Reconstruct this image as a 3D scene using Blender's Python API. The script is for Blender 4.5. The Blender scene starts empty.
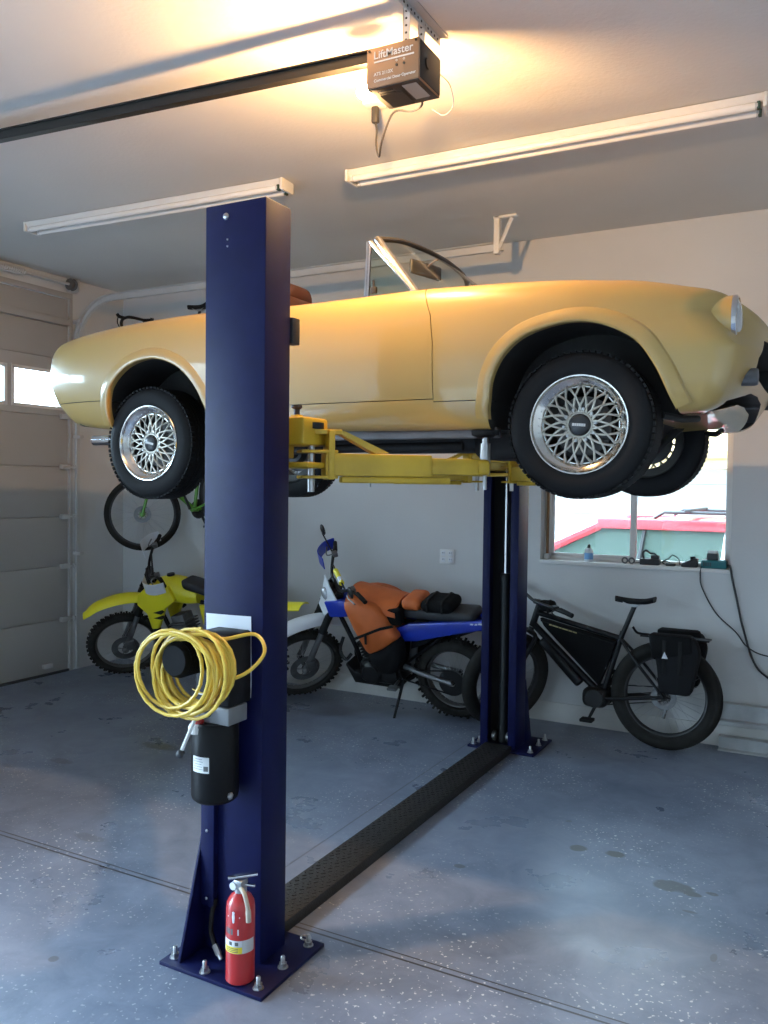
import bpy, bmesh, math, random
from math import sin, cos, pi, radians, sqrt, atan2
from mathutils import Vector as V, Matrix as M4
random.seed(7)
scene = bpy.context.scene
COL = scene.collection
PI = math.pi

# ---------------------------------------------------------------- materials
def mat(name, col, rough=0.5, metal=0.0, spec=0.5, coat=0.0, noise=None, bump=None, emit=None, trans=0.0, ior=1.45, alpha=1.0, coat_rough=0.05):
    """noise=(scale, amount): value variation of the colour; bump=(scale, strength)"""
    m = bpy.data.materials.new(name); m.use_nodes = True
    nt = m.node_tree; b = nt.nodes['Principled BSDF']
    b.inputs['Base Color'].default_value = (*col, 1)
    b.inputs['Roughness'].default_value = rough
    b.inputs['Metallic'].default_value = metal
    b.inputs['Specular IOR Level'].default_value = spec
    b.inputs['Coat Weight'].default_value = coat
    b.inputs['Coat Roughness'].default_value = coat_rough
    b.inputs['Transmission Weight'].default_value = trans
    b.inputs['IOR'].default_value = ior
    b.inputs['Alpha'].default_value = alpha
    if emit:
        b.inputs['Emission Color'].default_value = (*emit[0], 1); b.inputs['Emission Strength'].default_value = emit[1]
    tc = None
    if noise or bump:
        tc = nt.nodes.new('ShaderNodeTexCoord')
    if noise:
        n = nt.nodes.new('ShaderNodeTexNoise'); n.inputs['Scale'].default_value = noise[0]; n.inputs['Detail'].default_value = 5
        nt.links.new(tc.outputs['Object'], n.inputs['Vector'])
        r = nt.nodes.new('ShaderNodeMapRange'); r.inputs[1].default_value = 0.3; r.inputs[2].default_value = 0.7
        r.inputs[3].default_value = 1-noise[1]; r.inputs[4].default_value = 1+noise[1]
        nt.links.new(n.outputs['Fac'], r.inputs[0])
        mx = nt.nodes.new('ShaderNodeVectorMath'); mx.operation = 'SCALE'; mx.inputs[0].default_value = col
        nt.links.new(r.outputs[0], mx.inputs['Scale']); nt.links.new(mx.outputs[0], b.inputs['Base Color'])
    if bump:
        n = nt.nodes.new('ShaderNodeTexNoise'); n.inputs['Scale'].default_value = bump[0]; n.inputs['Detail'].default_value = 4
        nt.links.new(tc.outputs['Object'], n.inputs['Vector'])
        bp = nt.nodes.new('ShaderNodeBump'); bp.inputs['Strength'].default_value = bump[1]; bp.inputs['Distance'].default_value = 0.01
        nt.links.new(n.outputs['Fac'], bp.inputs['Height']); nt.links.new(bp.outputs[0], b.inputs['Normal'])
    return m

def glass_mat(name, tint=(1, 1, 1), refl=0.08, rough=0.0):
    m = bpy.data.materials.new(name); m.use_nodes = True
    nt = m.node_tree; nt.nodes.clear()
    o = nt.nodes.new('ShaderNodeOutputMaterial'); mx = nt.nodes.new('ShaderNodeMixShader')
    t = nt.nodes.new('ShaderNodeBsdfTransparent'); t.inputs[0].default_value = (*tint, 1)
    g = nt.nodes.new('ShaderNodeBsdfGlossy'); g.inputs['Roughness'].default_value = rough
    fr = nt.nodes.new('ShaderNodeFresnel'); fr.inputs[0].default_value = 1.45
    nt.links.new(fr.outputs[0], mx.inputs[0]); nt.links.new(t.outputs[0], mx.inputs[1]); nt.links.new(g.outputs[0], mx.inputs[2])
    nt.links.new(mx.outputs[0], o.inputs[0])
    return m

# ---------------------------------------------------------------- mesh builder
class MB:
    def __init__(s): s.v = []; s.f = []; s.mi = []
    def add(s, vs, fs, mi=0):
        k = len(s.v); s.v += [tuple(p) for p in vs]; s.f += [tuple(i+k for i in f) for f in fs]; s.mi += [mi]*len(fs); return s
    def box(s, x0, x1, y0, y1, z0, z1, mi=0, mtx=None):
        vs = [V((x, y, z)) for x in (x0, x1) for y in (y0, y1) for z in (z0, z1)]
        if mtx: vs = [mtx @ p for p in vs]
        return s.add(vs, [(0,1,3,2),(4,6,7,5),(0,4,5,1),(2,3,7,6),(0,2,6,4),(1,5,7,3)], mi)
    def bbox(s, x0, x1, y0, y1, z0, z1, r=0.01, mi=0, mtx=None, seg=2):
        """rounded box"""
        bm = bmesh.new(); bmesh.ops.create_cube(bm, size=1)
        for v in bm.verts: v.co = V(((x0+x1)/2+v.co.x*(x1-x0), (y0+y1)/2+v.co.y*(y1-y0), (z0+z1)/2+v.co.z*(z1-z0)))
        r = min(r, 0.49*min(abs(x1-x0), abs(y1-y0), abs(z1-z0)))
        bmesh.ops.bevel(bm, geom=bm.edges[:], offset=r, segments=seg, affect='EDGES', profile=0.5)
        bm.verts.index_update()
        vs = [(mtx @ v.co) if mtx else v.co.copy() for v in bm.verts]; fs = [[v.index for v in f.verts] for f in bm.faces]; bm.free()
        return s.add(vs, fs, mi)
    def tube(s, pts, r, n=8, closed=False, caps=True, mi=0, flat=1.0, up=None):
        pts = [V(p) for p in pts]; N = len(pts)
        rs = r if isinstance(r, (list, tuple)) else [r]*N
        T = []
        for i in range(N):
            a = pts[(i-1) % N] if (closed or i > 0) else pts[i]; b = pts[(i+1) % N] if (closed or i < N-1) else pts[i]
            t = b-a
            T.append(t.normalized() if t.length > 1e-9 else V((0, 0, 1)))
        u = V(up) if up else (V((0, 0, 1)) if abs(T[0].z) < 0.9 else V((1, 0, 0)))
        vs = []
        for i in range(N):
            u = u - T[i]*u.dot(T[i])
            if u.length < 1e-6: u = T[i].orthogonal()
            u.normalize(); w = T[i].cross(u)
            for k in range(n):
                a = 2*pi*k/n
                vs.append(pts[i]+u*cos(a)*rs[i]*flat+w*sin(a)*rs[i])
        fs = []
        for i in range(N if closed else N-1):
            j = (i+1) % N
            for k in range(n): fs.append((i*n+k, i*n+(k+1) % n, j*n+(k+1) % n, j*n+k))
        if caps and not closed:
            fs.append(tuple(range(n))[::-1]); fs.append(tuple((N-1)*n+k for k in range(n)))
        return s.add(vs, fs, mi)
    def cyl(s, a, b, r, r2=None, n=16, mi=0): return s.tube([a, b], [r, r if r2 is None else r2], n, mi=mi)
    def lathe(s, prof, c=(0, 0, 0), axis='z', n=24, mi=0, ang=None, closed=False):
        """prof list of (r, h) along the axis"""
        vs = []; fs = []; P = len(prof); c = V(c)
        for k in range(n):
            a = 2*pi*k/n
            for r, h in prof:
                p = (r*cos(a), r*sin(a), h)
                if axis == 'y': p = (p[0], p[2], p[1])
                elif axis == 'x': p = (p[2], p[0], p[1])
                vs.append(c+V(p))
        Q = P if closed else P-1
        for k in range(n):
            k2 = (k+1) % n
            for i in range(Q):
                i2 = (i+1) % P
                fs.append((k*P+i, k2*P+i, k2*P+i2, k*P+i2))
        return s.add(vs, fs, mi)
    def prism(s, poly, h0, h1, plane='xz', mi=0, r=0.0):
        """polygon in a plane, extruded along the third axis"""
        def q(a, b, h): return {'xz': (a, h, b), 'xy': (a, b, h), 'yz': (h, a, b)}[plane]
        if r > 0:
            bm = bmesh.new(); n = len(poly)
            v0 = [bm.verts.new(q(a, b, h0)) for a, b in poly]; v1 = [bm.verts.new(q(a, b, h1)) for a, b in poly]
            bm.faces.new(v0[::-1]); bm.faces.new(v1)
            for i in range(n): bm.faces.new((v0[i], v0[(i+1) % n], v1[(i+1) % n], v1[i]))
            bmesh.ops.recalc_face_normals(bm, faces=bm.faces[:])
            bmesh.ops.bevel(bm, geom=bm.edges[:], offset=r, segments=2, affect='EDGES', profile=0.5, clamp_overlap=True)
            bm.verts.index_update(); s.add([v.co.copy() for v in bm.verts], [[v.index for v in f.verts] for f in bm.faces], mi); bm.free(); return s
        n = len(poly)
        vs = [q(a, b, h0) for a, b in poly]+[q(a, b, h1) for a, b in poly]
        fs = [tuple(range(n))[::-1], tuple(range(n, 2*n))]+[(i, (i+1) % n, n+(i+1) % n, n+i) for i in range(n)]
        return s.add(vs, fs, mi)
    def torus(s, c, R, r, axis='y', N=48, n=12, rz=None, mi=0):
        pts = []
        for i in range(N):
            a = 2*pi*i/N; p = (R*cos(a), R*sin(a))
            q = {'y': (p[0], 0, p[1]), 'x': (0, p[0], p[1]), 'z': (p[0], p[1], 0)}[axis]
            pts.append(V(c)+V(q))
        up = {'y': (0, 1, 0), 'x': (1, 0, 0), 'z': (0, 0, 1)}[axis]
        return s.tube(pts, r, n, closed=True, mi=mi, up=up, flat=(1.0 if rz is None else rz/r))
    def ball(s, c, rx, ry=None, rz=None, n=16, m=10, mi=0, mtx=None):
        ry = rx if ry is None else ry; rz = rx if rz is None else rz
        vs = [V((0, 0, rz))]; fs = []
        for i in range(1, m):
            t = pi*i/m
            for k in range(n):
                a = 2*pi*k/n; vs.append(V((rx*sin(t)*cos(a), ry*sin(t)*sin(a), rz*cos(t))))
        vs.append(V((0, 0, -rz)))
        for k in range(n): fs.append((0, 1+k, 1+(k+1) % n))
        for i in range(m-2):
            for k in range(n): fs.append((1+i*n+k, 1+(i+1)*n+k, 1+(i+1)*n+(k+1) % n, 1+i*n+(k+1) % n))
        L = len(vs)-1
        for k in range(n): fs.append((L, 1+(m-2)*n+(k+1) % n, 1+(m-2)*n+k))
        if mtx: vs = [mtx @ p for p in vs]
        return s.add([V(c)+p for p in vs], fs, mi)
    def grid(s, rows, mi=0, closeu=False, closev=False):
        R = len(rows); C_ = len(rows[0]); vs = [p for r in rows for p in r]; fs = []
        for i in range(R if closeu else R-1):
            for j in range(C_ if closev else C_-1):
                a, b = i, (i+1) % R; c, d = j, (j+1) % C_
                fs.append((a*C_+c, a*C_+d, b*C_+d, b*C_+c))
        return s.add(vs, fs, mi)
    def mesh(s, name, fix=True):
        me = bpy.data.meshes.new(name); me.from_pydata([tuple(p) for p in s.v], [], s.f)
        for p, k in zip(me.polygons, s.mi): p.material_index = k
        if fix:
            bm = bmesh.new(); bm.from_mesh(me); bmesh.ops.remove_doubles(bm, verts=bm.verts, dist=1e-5)
            bmesh.ops.recalc_face_normals(bm, faces=bm.faces[:]); bm.to_mesh(me); bm.free()
        me.update(); return me
    def obj(s, name, mats, parent=None, smooth=40, loc=None, fix=True):
        me = s.mesh(name, fix)
        return link(name, me, mats, parent, smooth)

def link(name, me, mats, parent=None, smooth=40):
    keep = [p.material_index for p in me.polygons]
    me.materials.clear()
    for m in (mats if isinstance(mats, (list, tuple)) else [mats]): me.materials.append(m)
    me.polygons.foreach_set('material_index', keep)
    if smooth:
        me.shade_smooth(); me.set_sharp_from_angle(angle=radians(smooth))
    o = bpy.data.objects.new(name, me); COL.objects.link(o)
    if parent: attach(o, parent)
    return o

def world_of(o):
    if o.parent is None: return o.matrix_basis.copy()
    return world_of(o.parent) @ o.matrix_parent_inverse @ o.matrix_basis

def attach(o, parent):
    """geometry is modelled in the parent's own frame unless world=True was used to build it"""
    o.parent = parent; o.matrix_parent_inverse = M4.Identity(4)

def world_child(o, parent):
    """geometry modelled in world coordinates: keep it where it is"""
    o.parent = parent; o.matrix_parent_inverse = world_of(parent).inverted()

def thing(name, label, cat, loc=(0, 0, 0), rot=(0, 0, 0), group=None):
    o = bpy.data.objects.new(name, None); COL.objects.link(o); o.empty_display_size = 0.05
    o.location = loc; o.rotation_euler = rot
    return tag(o, label, cat, group)

def tag(o, label, cat, group=None):
    o['label'] = label; o['category'] = cat
    if group: o['group'] = group
    return o

def struct(o): o['kind'] = 'structure'; return o

def boolean(me_a, me_b, op='DIFFERENCE'):
    a = bpy.data.objects.new('a', me_a); b = bpy.data.objects.new('b', me_b); COL.objects.link(a); COL.objects.link(b)
    md = a.modifiers.new('b', 'BOOLEAN'); md.operation = op; md.solver = 'EXACT'; md.object = b
    dg = bpy.context.evaluated_depsgraph_get(); dg.update()
    me = bpy.data.meshes.new_from_object(a.evaluated_get(dg))
    bpy.data.objects.remove(a); bpy.data.objects.remove(b)
    return me

def lerp_tab(tab, x):
    """smooth (Catmull-Rom / Hermite) interpolation in a table of (x, value)"""
    n = len(tab)
    if x <= tab[0][0]: return tab[0][1]
    if x >= tab[-1][0]: return tab[-1][1]
    for i in range(n-1):
        if tab[i][0] <= x <= tab[i+1][0]: break
    def sl(k):
        if k <= 0: return (tab[1][1]-tab[0][1])/(tab[1][0]-tab[0][0])
        if k >= n-1: return (tab[-1][1]-tab[-2][1])/(tab[-1][0]-tab[-2][0])
        return (tab[k+1][1]-tab[k-1][1])/(tab[k+1][0]-tab[k-1][0])
    x0, y0 = tab[i]; x1, y1 = tab[i+1]; h = x1-x0; t = (x-x0)/h
    return y0*(2*t**3-3*t*t+1)+sl(i)*h*(t**3-2*t*t+t)+y1*(-2*t**3+3*t*t)+sl(i+1)*h*(t**3-t*t)

def spline(pts, k=8, closed=False):
    P = [V(p) for p in pts]; n = len(P); out = []
    for i in range(n if closed else n-1):
        p1, p2 = P[i], P[(i+1) % n]
        p0 = P[i-1] if (closed or i > 0) else p1*2-p2
        p3 = P[(i+2) % n] if (closed or i < n-2) else p2*2-p1
        for j in range(k):
            t = j/k
            out.append(0.5*((2*p1)+(p2-p0)*t+(2*p0-5*p1+4*p2-p3)*t*t+(3*p1-p0-3*p2+p3)*t**3))
    if not closed: out.append(P[-1])
    return out

def text_obj(name, body, size, m, mtx, parent, extrude=0.0005, align='CENTER', bold=0.0):
    cu = bpy.data.curves.new(name, 'FONT'); cu.body = body; cu.size = size; cu.extrude = extrude; cu.align_x = align; cu.align_y = 'CENTER'; cu.offset = bold
    o = bpy.data.objects.new(name, cu); COL.objects.link(o)
    dg = bpy.context.evaluated_depsgraph_get(); dg.update()
    me = bpy.data.meshes.new_from_object(o.evaluated_get(dg)); bpy.data.objects.remove(o); bpy.data.curves.remove(cu)
    me.transform(mtx); me.name = name
    return link(name, me, m, parent, 0)

def face_mtx(origin, xdir, ydir):
    """matrix placing XY text at origin with the given right and up directions"""
    x = V(xdir).normalized(); y = V(ydir); y = (y-x*y.dot(x)).normalized(); z = x.cross(y)
    m = M4.Identity(4)
    for i in range(3): m[i][0] = x[i]; m[i][1] = y[i]; m[i][2] = z[i]; m[i][3] = V(origin)[i]
    return m

# ---------------------------------------------------------------- camera
YAW, PIT, ROL, FPX, CAMH = -0.494297200, -0.0323292317, 0.0119005614, 844.99, 1.8
_f = V((sin(YAW)*cos(PIT), cos(YAW)*cos(PIT), sin(PIT))); _r = V((cos(YAW), -sin(YAW), 0)); _u = _r.cross(_f)
_r, _u = _r*cos(ROL)+_u*sin(ROL), -_r*sin(ROL)+_u*cos(ROL)
cam = bpy.data.cameras.new('camera'); cam.sensor_fit = 'VERTICAL'; cam.sensor_height = 36; cam.lens = FPX/1024*36; cam.clip_start = 0.05
cam_o = bpy.data.objects.new('camera', cam); COL.objects.link(cam_o)
_m = M4.Identity(4)
for i in range(3): _m[i][0] = _r[i]; _m[i][1] = _u[i]; _m[i][2] = -_f[i]
_m[2][3] = CAMH
cam_o.matrix_world = _m; scene.camera = cam_o

# room dimensions
XL, XR, YB, YF, ZC = -6.40, 2.6, 6.29, -3.2, 3.69
# ================================================================ materials of the room
def floor_material():
    m = bpy.data.materials.new('painted_concrete'); m.use_nodes = True
    nt = m.node_tree; L = nt.links.new; b = nt.nodes['Principled BSDF']
    tc = nt.nodes.new('ShaderNodeTexCoord'); P = tc.outputs['Object']
    def noise(sc, det=6, rough=0.6, dist=0.0):
        n = nt.nodes.new('ShaderNodeTexNoise'); n.inputs['Scale'].default_value = sc; n.inputs['Detail'].default_value = det
        n.inputs['Roughness'].default_value = rough; n.inputs['Distortion'].default_value = dist; L(P, n.inputs['Vector']); return n.outputs['Fac']
    def ramp(v, stops):
        r = nt.nodes.new('ShaderNodeValToRGB'); L(v, r.inputs[0]); e = r.color_ramp.elements
        e[0].position, e[0].color = stops[0][0], (*stops[0][1], 1); e[1].position, e[1].color = stops[-1][0], (*stops[-1][1], 1)
        for p, c in stops[1:-1]:
            k = e.new(p); k.color = (*c, 1)
        return r.outputs[0]
    def mix(f, a, b_, mode='MIX'):
        x = nt.nodes.new('ShaderNodeMix'); x.data_type = 'RGBA'; x.blend_type = mode
        if isinstance(f, float): x.inputs[0].default_value = f
        else: L(f, x.inputs[0])
        for i, q in ((6, a), (7, b_)):
            if isinstance(q, tuple): x.inputs[i].default_value = (*q, 1)
            else: L(q, x.inputs[i])
        return x.outputs[2]
    base = ramp(noise(0.9, 5, 0.5, 0.15), [(0.25, (0.125, 0.150, 0.205)), (0.5, (0.170, 0.198, 0.260)), (0.78, (0.225, 0.248, 0.31))])
    fine = ramp(noise(5, 8, 0.68, .6), [(0.28, (0.70, 0.72, 0.74)), (0.5, (.95, .95, .95)), (0.72, (1.2, 1.18, 1.16))])
    c = mix(1.0, base, fine, 'MULTIPLY')
    # white paint flecks
    sp = ramp(noise(55, 1, 0.5), [(0.655, (0, 0, 0)), (0.70, (1, 1, 1))])
    sp2 = ramp(noise(1.3, 3, 0.5), [(0.45, (0, 0, 0)), (0.60, (1, 1, 1))])
    fl = mix(1.0, sp, sp2, 'MULTIPLY'); c = mix(fl, c, (0.62, 0.62, 0.62))
    sep = nt.nodes.new('ShaderNodeSeparateXYZ'); L(P, sep.inputs[0])
    def math_(op, a, bb=None):
        x = nt.nodes.new('ShaderNodeMath'); x.operation = op
        for i, q in enumerate((a, bb)):
            if q is None: continue
            if isinstance(q, (int, float)): x.inputs[i].default_value = q
            else: L(q, x.inputs[i])
        return x.outputs[0]
    def line(coord, at, w):
        d = math_('ABSOLUTE', math_('SUBTRACT', coord, at)); return math_('LESS_THAN', d, w)
    lines = math_('MAXIMUM', line(sep.outputs[1], 2.814, 0.005), line(sep.outputs[1], 2.846, 0.0035))
    thin = math_('MULTIPLY', math_('MULTIPLY', line(sep.outputs[0], -2.245, 0.0045), 0.55), math_('GREATER_THAN', sep.outputs[1], 2.85))
    lines = math_('MAXIMUM', lines, thin)
    c = mix(lines, c, (0.045, 0.045, 0.05))
    # brown oil spots, stains of their own shape: (x, y, rx, ry, strength)
    wob = nt.nodes.new('ShaderNodeTexNoise'); wob.inputs['Scale'].default_value = 14; L(P, wob.inputs['Vector'])
    tot = None
    for (sx, sy, rx, ry, st) in SPOTS:
        dx = math_('DIVIDE', math_('SUBTRACT', sep.outputs[0], sx), rx); dy = math_('DIVIDE', math_('SUBTRACT', sep.outputs[1], sy), ry)
        d = math_('ADD', math_('MULTIPLY', dx, dx), math_('MULTIPLY', dy, dy)); d = math_('ADD', d, math_('MULTIPLY', math_('SUBTRACT', wob.outputs['Fac'], 0.5), 2.2))
        q = nt.nodes.new('ShaderNodeMapRange'); L(d, q.inputs[0]); q.inputs[1].default_value = 0.6; q.inputs[2].default_value = 1.2; q.inputs[3].default_value = st; q.inputs[4].default_value = 0
        tot = q.outputs[0] if tot is None else math_('MAXIMUM', tot, q.outputs[0])
    c = mix(tot, c, (0.075, 0.070, 0.062))
    L(c, b.inputs['Base Color'])
    rr = nt.nodes.new('ShaderNodeMapRange'); L(noise(2.2, 6, 0.6), rr.inputs[0]); rr.inputs[1].default_value = 0.3; rr.inputs[2].default_value = 0.7; rr.inputs[3].default_value = 0.24; rr.inputs[4].default_value = 0.42
    L(rr.outputs[0], b.inputs['Roughness'])
    bp = nt.nodes.new('ShaderNodeBump'); bp.inputs['Strength'].default_value = 0.35; bp.inputs['Distance'].default_value = 0.004
    bp.inputs['Strength'].default_value = 0.0; L(noise(28, 5, 0.6), bp.inputs['Height'])
    bp2 = nt.nodes.new('ShaderNodeBump'); bp2.inputs['Strength'].default_value = 0.8; bp2.inputs['Distance'].default_value = 0.006; bp2.invert = True
    L(lines, bp2.inputs['Height']); L(bp.outputs[0], bp2.inputs['Normal']); L(bp2.outputs[0], b.inputs['Normal'])
    return m

SPOTS = [(-1.10, 4.13, .045, .035, .9), (-0.925, 4.15, .05, .035, .95), (-0.62, 3.945, .085, .055, .8), (-0.53, 3.91, .045, .022, .85), (-0.455, 3.955, .028, .018, .75), (-.515, 3.74, .035, .012, .6), (-.38, 3.42, .012, .03, .5),
         (-4.36, 3.76, .09, .045, .6), (-4.02, 4.30, .15, .07, .6), (-1.54, 3.65, .028, .02, .7), (-3.29, 3.01, .09, .04, .35), (-1.24, 4.44, .018, .018, .5), (-2.56, 2.17, .02, .018, .6)]
MF = floor_material()
M_wall = mat('painted_drywall', (0.60, 0.60, 0.585), 0.75, noise=(0.9, 0.05), bump=(55, 0.12))
M_ceil = mat('ceiling_drywall', (0.66, 0.64, 0.60), 0.85, noise=(0.8, 0.05), bump=(45, 0.13))
M_base = mat('concrete_stem', (0.60, 0.585, 0.55), 0.8, noise=(2.5, 0.12), bump=(25, 0.3))
M_white = mat('white_enamel', (0.72, 0.71, 0.68), 0.4, bump=(60, 0.03))
M_vinyl = mat('white_vinyl', (0.74, 0.74, 0.71), 0.35)
M_door = mat('garage_door_steel', (0.40, 0.385, 0.36), 0.5, noise=(1.2, 0.05), bump=(160, 0.08))
M_galv = mat('galvanised_steel', (0.55, 0.56, 0.56), 0.35, metal=0.85, noise=(18, 0.2))
M_galvp = mat('dull_zinc', (0.56, 0.56, 0.55), 0.5, metal=0.3, noise=(4, 0.04))
M_seal = mat('rubber_seal', (0.03, 0.03, 0.03), 0.7)
M_black = mat('black_plastic', (0.018, 0.018, 0.02), 0.45)
M_chrome = mat('chrome', (0.72, 0.72, 0.73), 0.12, metal=1.0)
M_steel = mat('bare_steel', (0.45, 0.45, 0.45), 0.32, metal=0.9)
M_glass = glass_mat('window_glass', (0.96, 0.98, 0.97))

# ================================================================ room shell
struct(MB().box(XL-.3, XR+.3, YF-.3, YB+.3, -0.12, 0).obj('floor', MF, smooth=0))
struct(MB().box(XL-.3, XR+.3, YF-.3, YB+.3, ZC, ZC+0.12).obj('ceiling', M_ceil, smooth=0))
# back wall with the window hole
WX0, WX1, WZ0, WZ1 = -2.02, -0.655, 1.235, 2.36
WT = 0.20
b = MB()
b.box(XL-.3, WX0, YB, YB+WT, 0, ZC).box(WX1, XR+.3, YB, YB+WT, 0, ZC).box(WX0, WX1, YB, YB+WT, 0, WZ0).box(WX0, WX1, YB, YB+WT, WZ1, ZC)
struct(b.obj('wall_back', M_wall, smooth=0))
# left wall: closed sectional door y 0.72..5.62, open doorway y -2.9..0.1
DY0, DY1, DZ = 0.74, 5.60, 3.50
OY0, OY1, OZ = -2.5, 0.50, 3.40
b = MB()
b.box(XL-.15, XL, DY1, YB, 0, ZC).box(XL-.15, XL, OY1, DY0, 0, ZC).box(XL-.15, XL, YF-.3, OY0, 0, ZC).box(XL-.15, XL, DY0, DY1, DZ, ZC).box(XL-.15, XL, OY0, OY1, OZ, ZC)
struct(b.obj('wall_left', M_wall, smooth=0))
struct(MB().box(XR, XR+.15, YF, YB, 0, ZC).obj('wall_right', M_wall, smooth=0))
GX0, GX1, GZ0, GZ1 = -5.2, -1.6, 0.9, 2.6
b = MB().box(XL, GX0, YF-.15, YF, 0, ZC).box(GX1, XR, YF-.15, YF, 0, ZC).box(GX0, GX1, YF-.15, YF, 0, GZ0).box(GX0, GX1, YF-.15, YF, GZ1, ZC)
struct(b.obj('wall_front', M_wall, smooth=0))
struct(MB().bbox(XL+.02, XR, YB-.012, YB, 0, 0.15, .004).obj('baseboard_back', M_base))

# ---- sectional door
d = thing('door_1', 'closed grey sectional garage door with a row of bright panes', 'garage door', (XL, DY0, 0)); d['kind'] = 'structure'
def wpart(mb, name, m, par, smooth=40):
    o = mb.obj(name, m, None, smooth); world_child(o, par); return o
seams = [0.0, 0.5, 1.0, 1.465, 1.93, 2.40, 2.93, 3.50]
win_y = []
yy = 5.52
while yy-0.50 > DY0+.1:
    win_y.append((yy-0.52, yy)); yy -= 0.60
for i in range(len(seams)-1):
    z0, z1 = seams[i]+.003, seams[i+1]-.003
    b = MB()
    if i == 5:
        b.box(XL-.05, XL-.005, DY0, DY1, z0, 2.475).box(XL-.05, XL-.005, DY0, DY1, 2.80, z1)
        e = DY1
        for (a, c) in win_y:
            b.box(XL-.05, XL-.005, c, e, 2.475, 2.80); e = a
        b.box(XL-.05, XL-.005, DY0, e, 2.475, 2.80)
    else:
        b.bbox(XL-.05, XL-.005, DY0, DY1, z0, z1, .006)
    b.box(XL-.045, XL-.02, DY0, DY1, z1-.004, z1+.010) if i < 6 else None
    sec = wpart(b, 'section', M_door, d)
    if i == 5:
        for (a, c) in win_y:
            fr = MB()
            for (p, q, r, s_) in ((a-.018, a+.012, 2.457, 2.818), (c-.012, c+.018, 2.457, 2.818), (a, c, 2.457, 2.487), (a, c, 2.788, 2.818)):
                fr.box(XL-.012, XL+.002, p, q, r, s_)
            wpart(fr, 'pane_frame', M_white, d, 0)
            wpart(MB().box(XL-.034, XL-.030, a, c, 2.475, 2.80), 'pane', M_glass, d, 0)
for z in (3.275, ):
    b = MB(); b.bbox(XL-.005, XL+.05, DY0+.02, DY1-.02, z-.035, z+.03, .006); wpart(b, 'strut', M_door, d)
b = MB(); b.box(XL-.05, XL+.012, DY0, DY1, 0.0, .022); wpart(b, 'bottom_seal', M_seal, d, 0)
for z in seams[1:6]:
    b = MB(); b.bbox(XL-.005, XL+.035, DY1-.10, DY1-.005, z-.022, z+.022, .004).cyl((XL+.03, DY1-.09, z), (XL+.03, DY1+.055, z), .007)
    b.lathe([(0, -.012), (.022, -.012), (.022, .012), (0, .012)], (XL+.03, DY1+.045, z), 'y', 14)
    wpart(b, 'roller_hinge', M_galvp, d)
b = MB(); b.bbox(XL-.005, XL+.03, DY1-.3, DY1-.2, .07, .11, .004); wpart(b, 'bottom_bracket', M_galvp, d)
struct(MB().bbox(XL-.005, XL+.02, DY1, DY1+.035, 0, DZ, .004).obj('trim_1', M_door))
struct(MB().bbox(XL-.005, XL+.02, DY0, DY1+.035, DZ, DZ+.05, .004).obj('trim_2', M_door))

# ---- track of the door
t = thing('garage_door_track', 'curved galvanised overhead track running from the garage door along the back wall', 'door track', (XL+.04, DY1+.05, 0))
yt = DY1+.045
path = [(XL+.045, yt, .02), (XL+.045, yt, 1.2), (XL+.045, yt, 2.4), (XL+.045, yt, 3.02)]
cx, cz, R = XL+.045+.46, 3.02, .46
for k in range(1, 13):
    a = pi-k*(pi/2)/12; path.append((cx+R*cos(a), yt, cz+R*sin(a)))
path += [(-5.0, yt, 3.48), (-3.5, yt, 3.48), (-2.12, yt, 3.48)]
def channel(path, w=.05, hgt=.026, lip=.012, th=.0025):
    """C-section swept along a path lying in an xz plane; opens toward -y"""
    sec = [(-hgt/2, -lip), (-hgt/2, w*.45), (hgt/2, w*.45), (hgt/2, -lip)]
    sec2 = [(hgt/2-th*2, -lip), (hgt/2-th*2, w*.45-th*2), (-hgt/2+th*2, w*.45-th*2), (-hgt/2+th*2, -lip)]
    prof = sec+sec2; P = [V(p) for p in path]; rows = []
    for i, p in enumerate(P):
        T = (P[min(i+1, len(P)-1)]-P[max(i-1, 0)]).normalized(); n = V((0, 1, 0)).cross(T)
        rows.append([p+n*a+V((0, c, 0)) for a, c in prof])
    return MB().grid(rows, closev=True)
wpart(channel(path, .05, .062), 'rail', M_galvp, t)
b = MB()
b.bbox(-2.185, -2.145, yt-.02, yt+.03, 3.43, 3.69, .003)
b.bbox(-2.19, -2.02, yt-.02, yt+.02, 3.674, 3.69, .003)
b.tube([(-2.155, yt, 3.46), (-2.06, yt, 3.67)], .014, 4)
wpart(b, 'hanger_bracket', M_white, t)
for z in (3.28, 2.2, 1.1): wpart(MB().bbox(XL, XL+.11, yt-.01, yt+.04, z, z+.03, .003), 'wall_bracket', M_galvp, t)
M_grd = mat('drum_grey', (.14, .14, .14), .5, metal=.4)
# ---- torsion shaft
t = thing('torsion_shaft', 'steel torsion shaft with coil spring mounted above the garage door', 'torsion spring', (XL+.08, 4.0, 3.62))
wpart(MB().cyl((XL+.075, DY0-.05, 3.62), (XL+.075, DY1+.02, 3.62), .013), 'shaft', M_galvp, t)
b = MB(); pts = []
for i in range(70*8+1):
    a = 2*pi*i/8; pts.append((XL+.075+.026*cos(a), 3.55+1.55*i/(70*8)-.05, 3.62+.026*sin(a)))
b.tube(pts, .0085, 5); b.cyl((XL+.075, 3.4, 3.62), (XL+.075, 5.06, 3.62), .024)
wpart(b, 'coil_spring', M_galvp, t)
b = MB(); b.lathe([(0, -.03), (.05, -.03), (.055, -.02), (.04, -.01), (.04, .012), (.055, .02), (.05, .03), (0, .03)], (XL+.075, DY1-.03, 3.62), 'y', 24)
wpart(b, 'cable_drum', M_grd, t)
b = MB(); b.bbox(XL, XL+.11, DY1+.025, DY1+.035, 3.56, 3.68, .003); b.bbox(XL, XL+.01, DY1-.02, DY1+.1, 3.56, 3.68, .003); wpart(b, 'bearing_plate', M_galvp, t)

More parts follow.
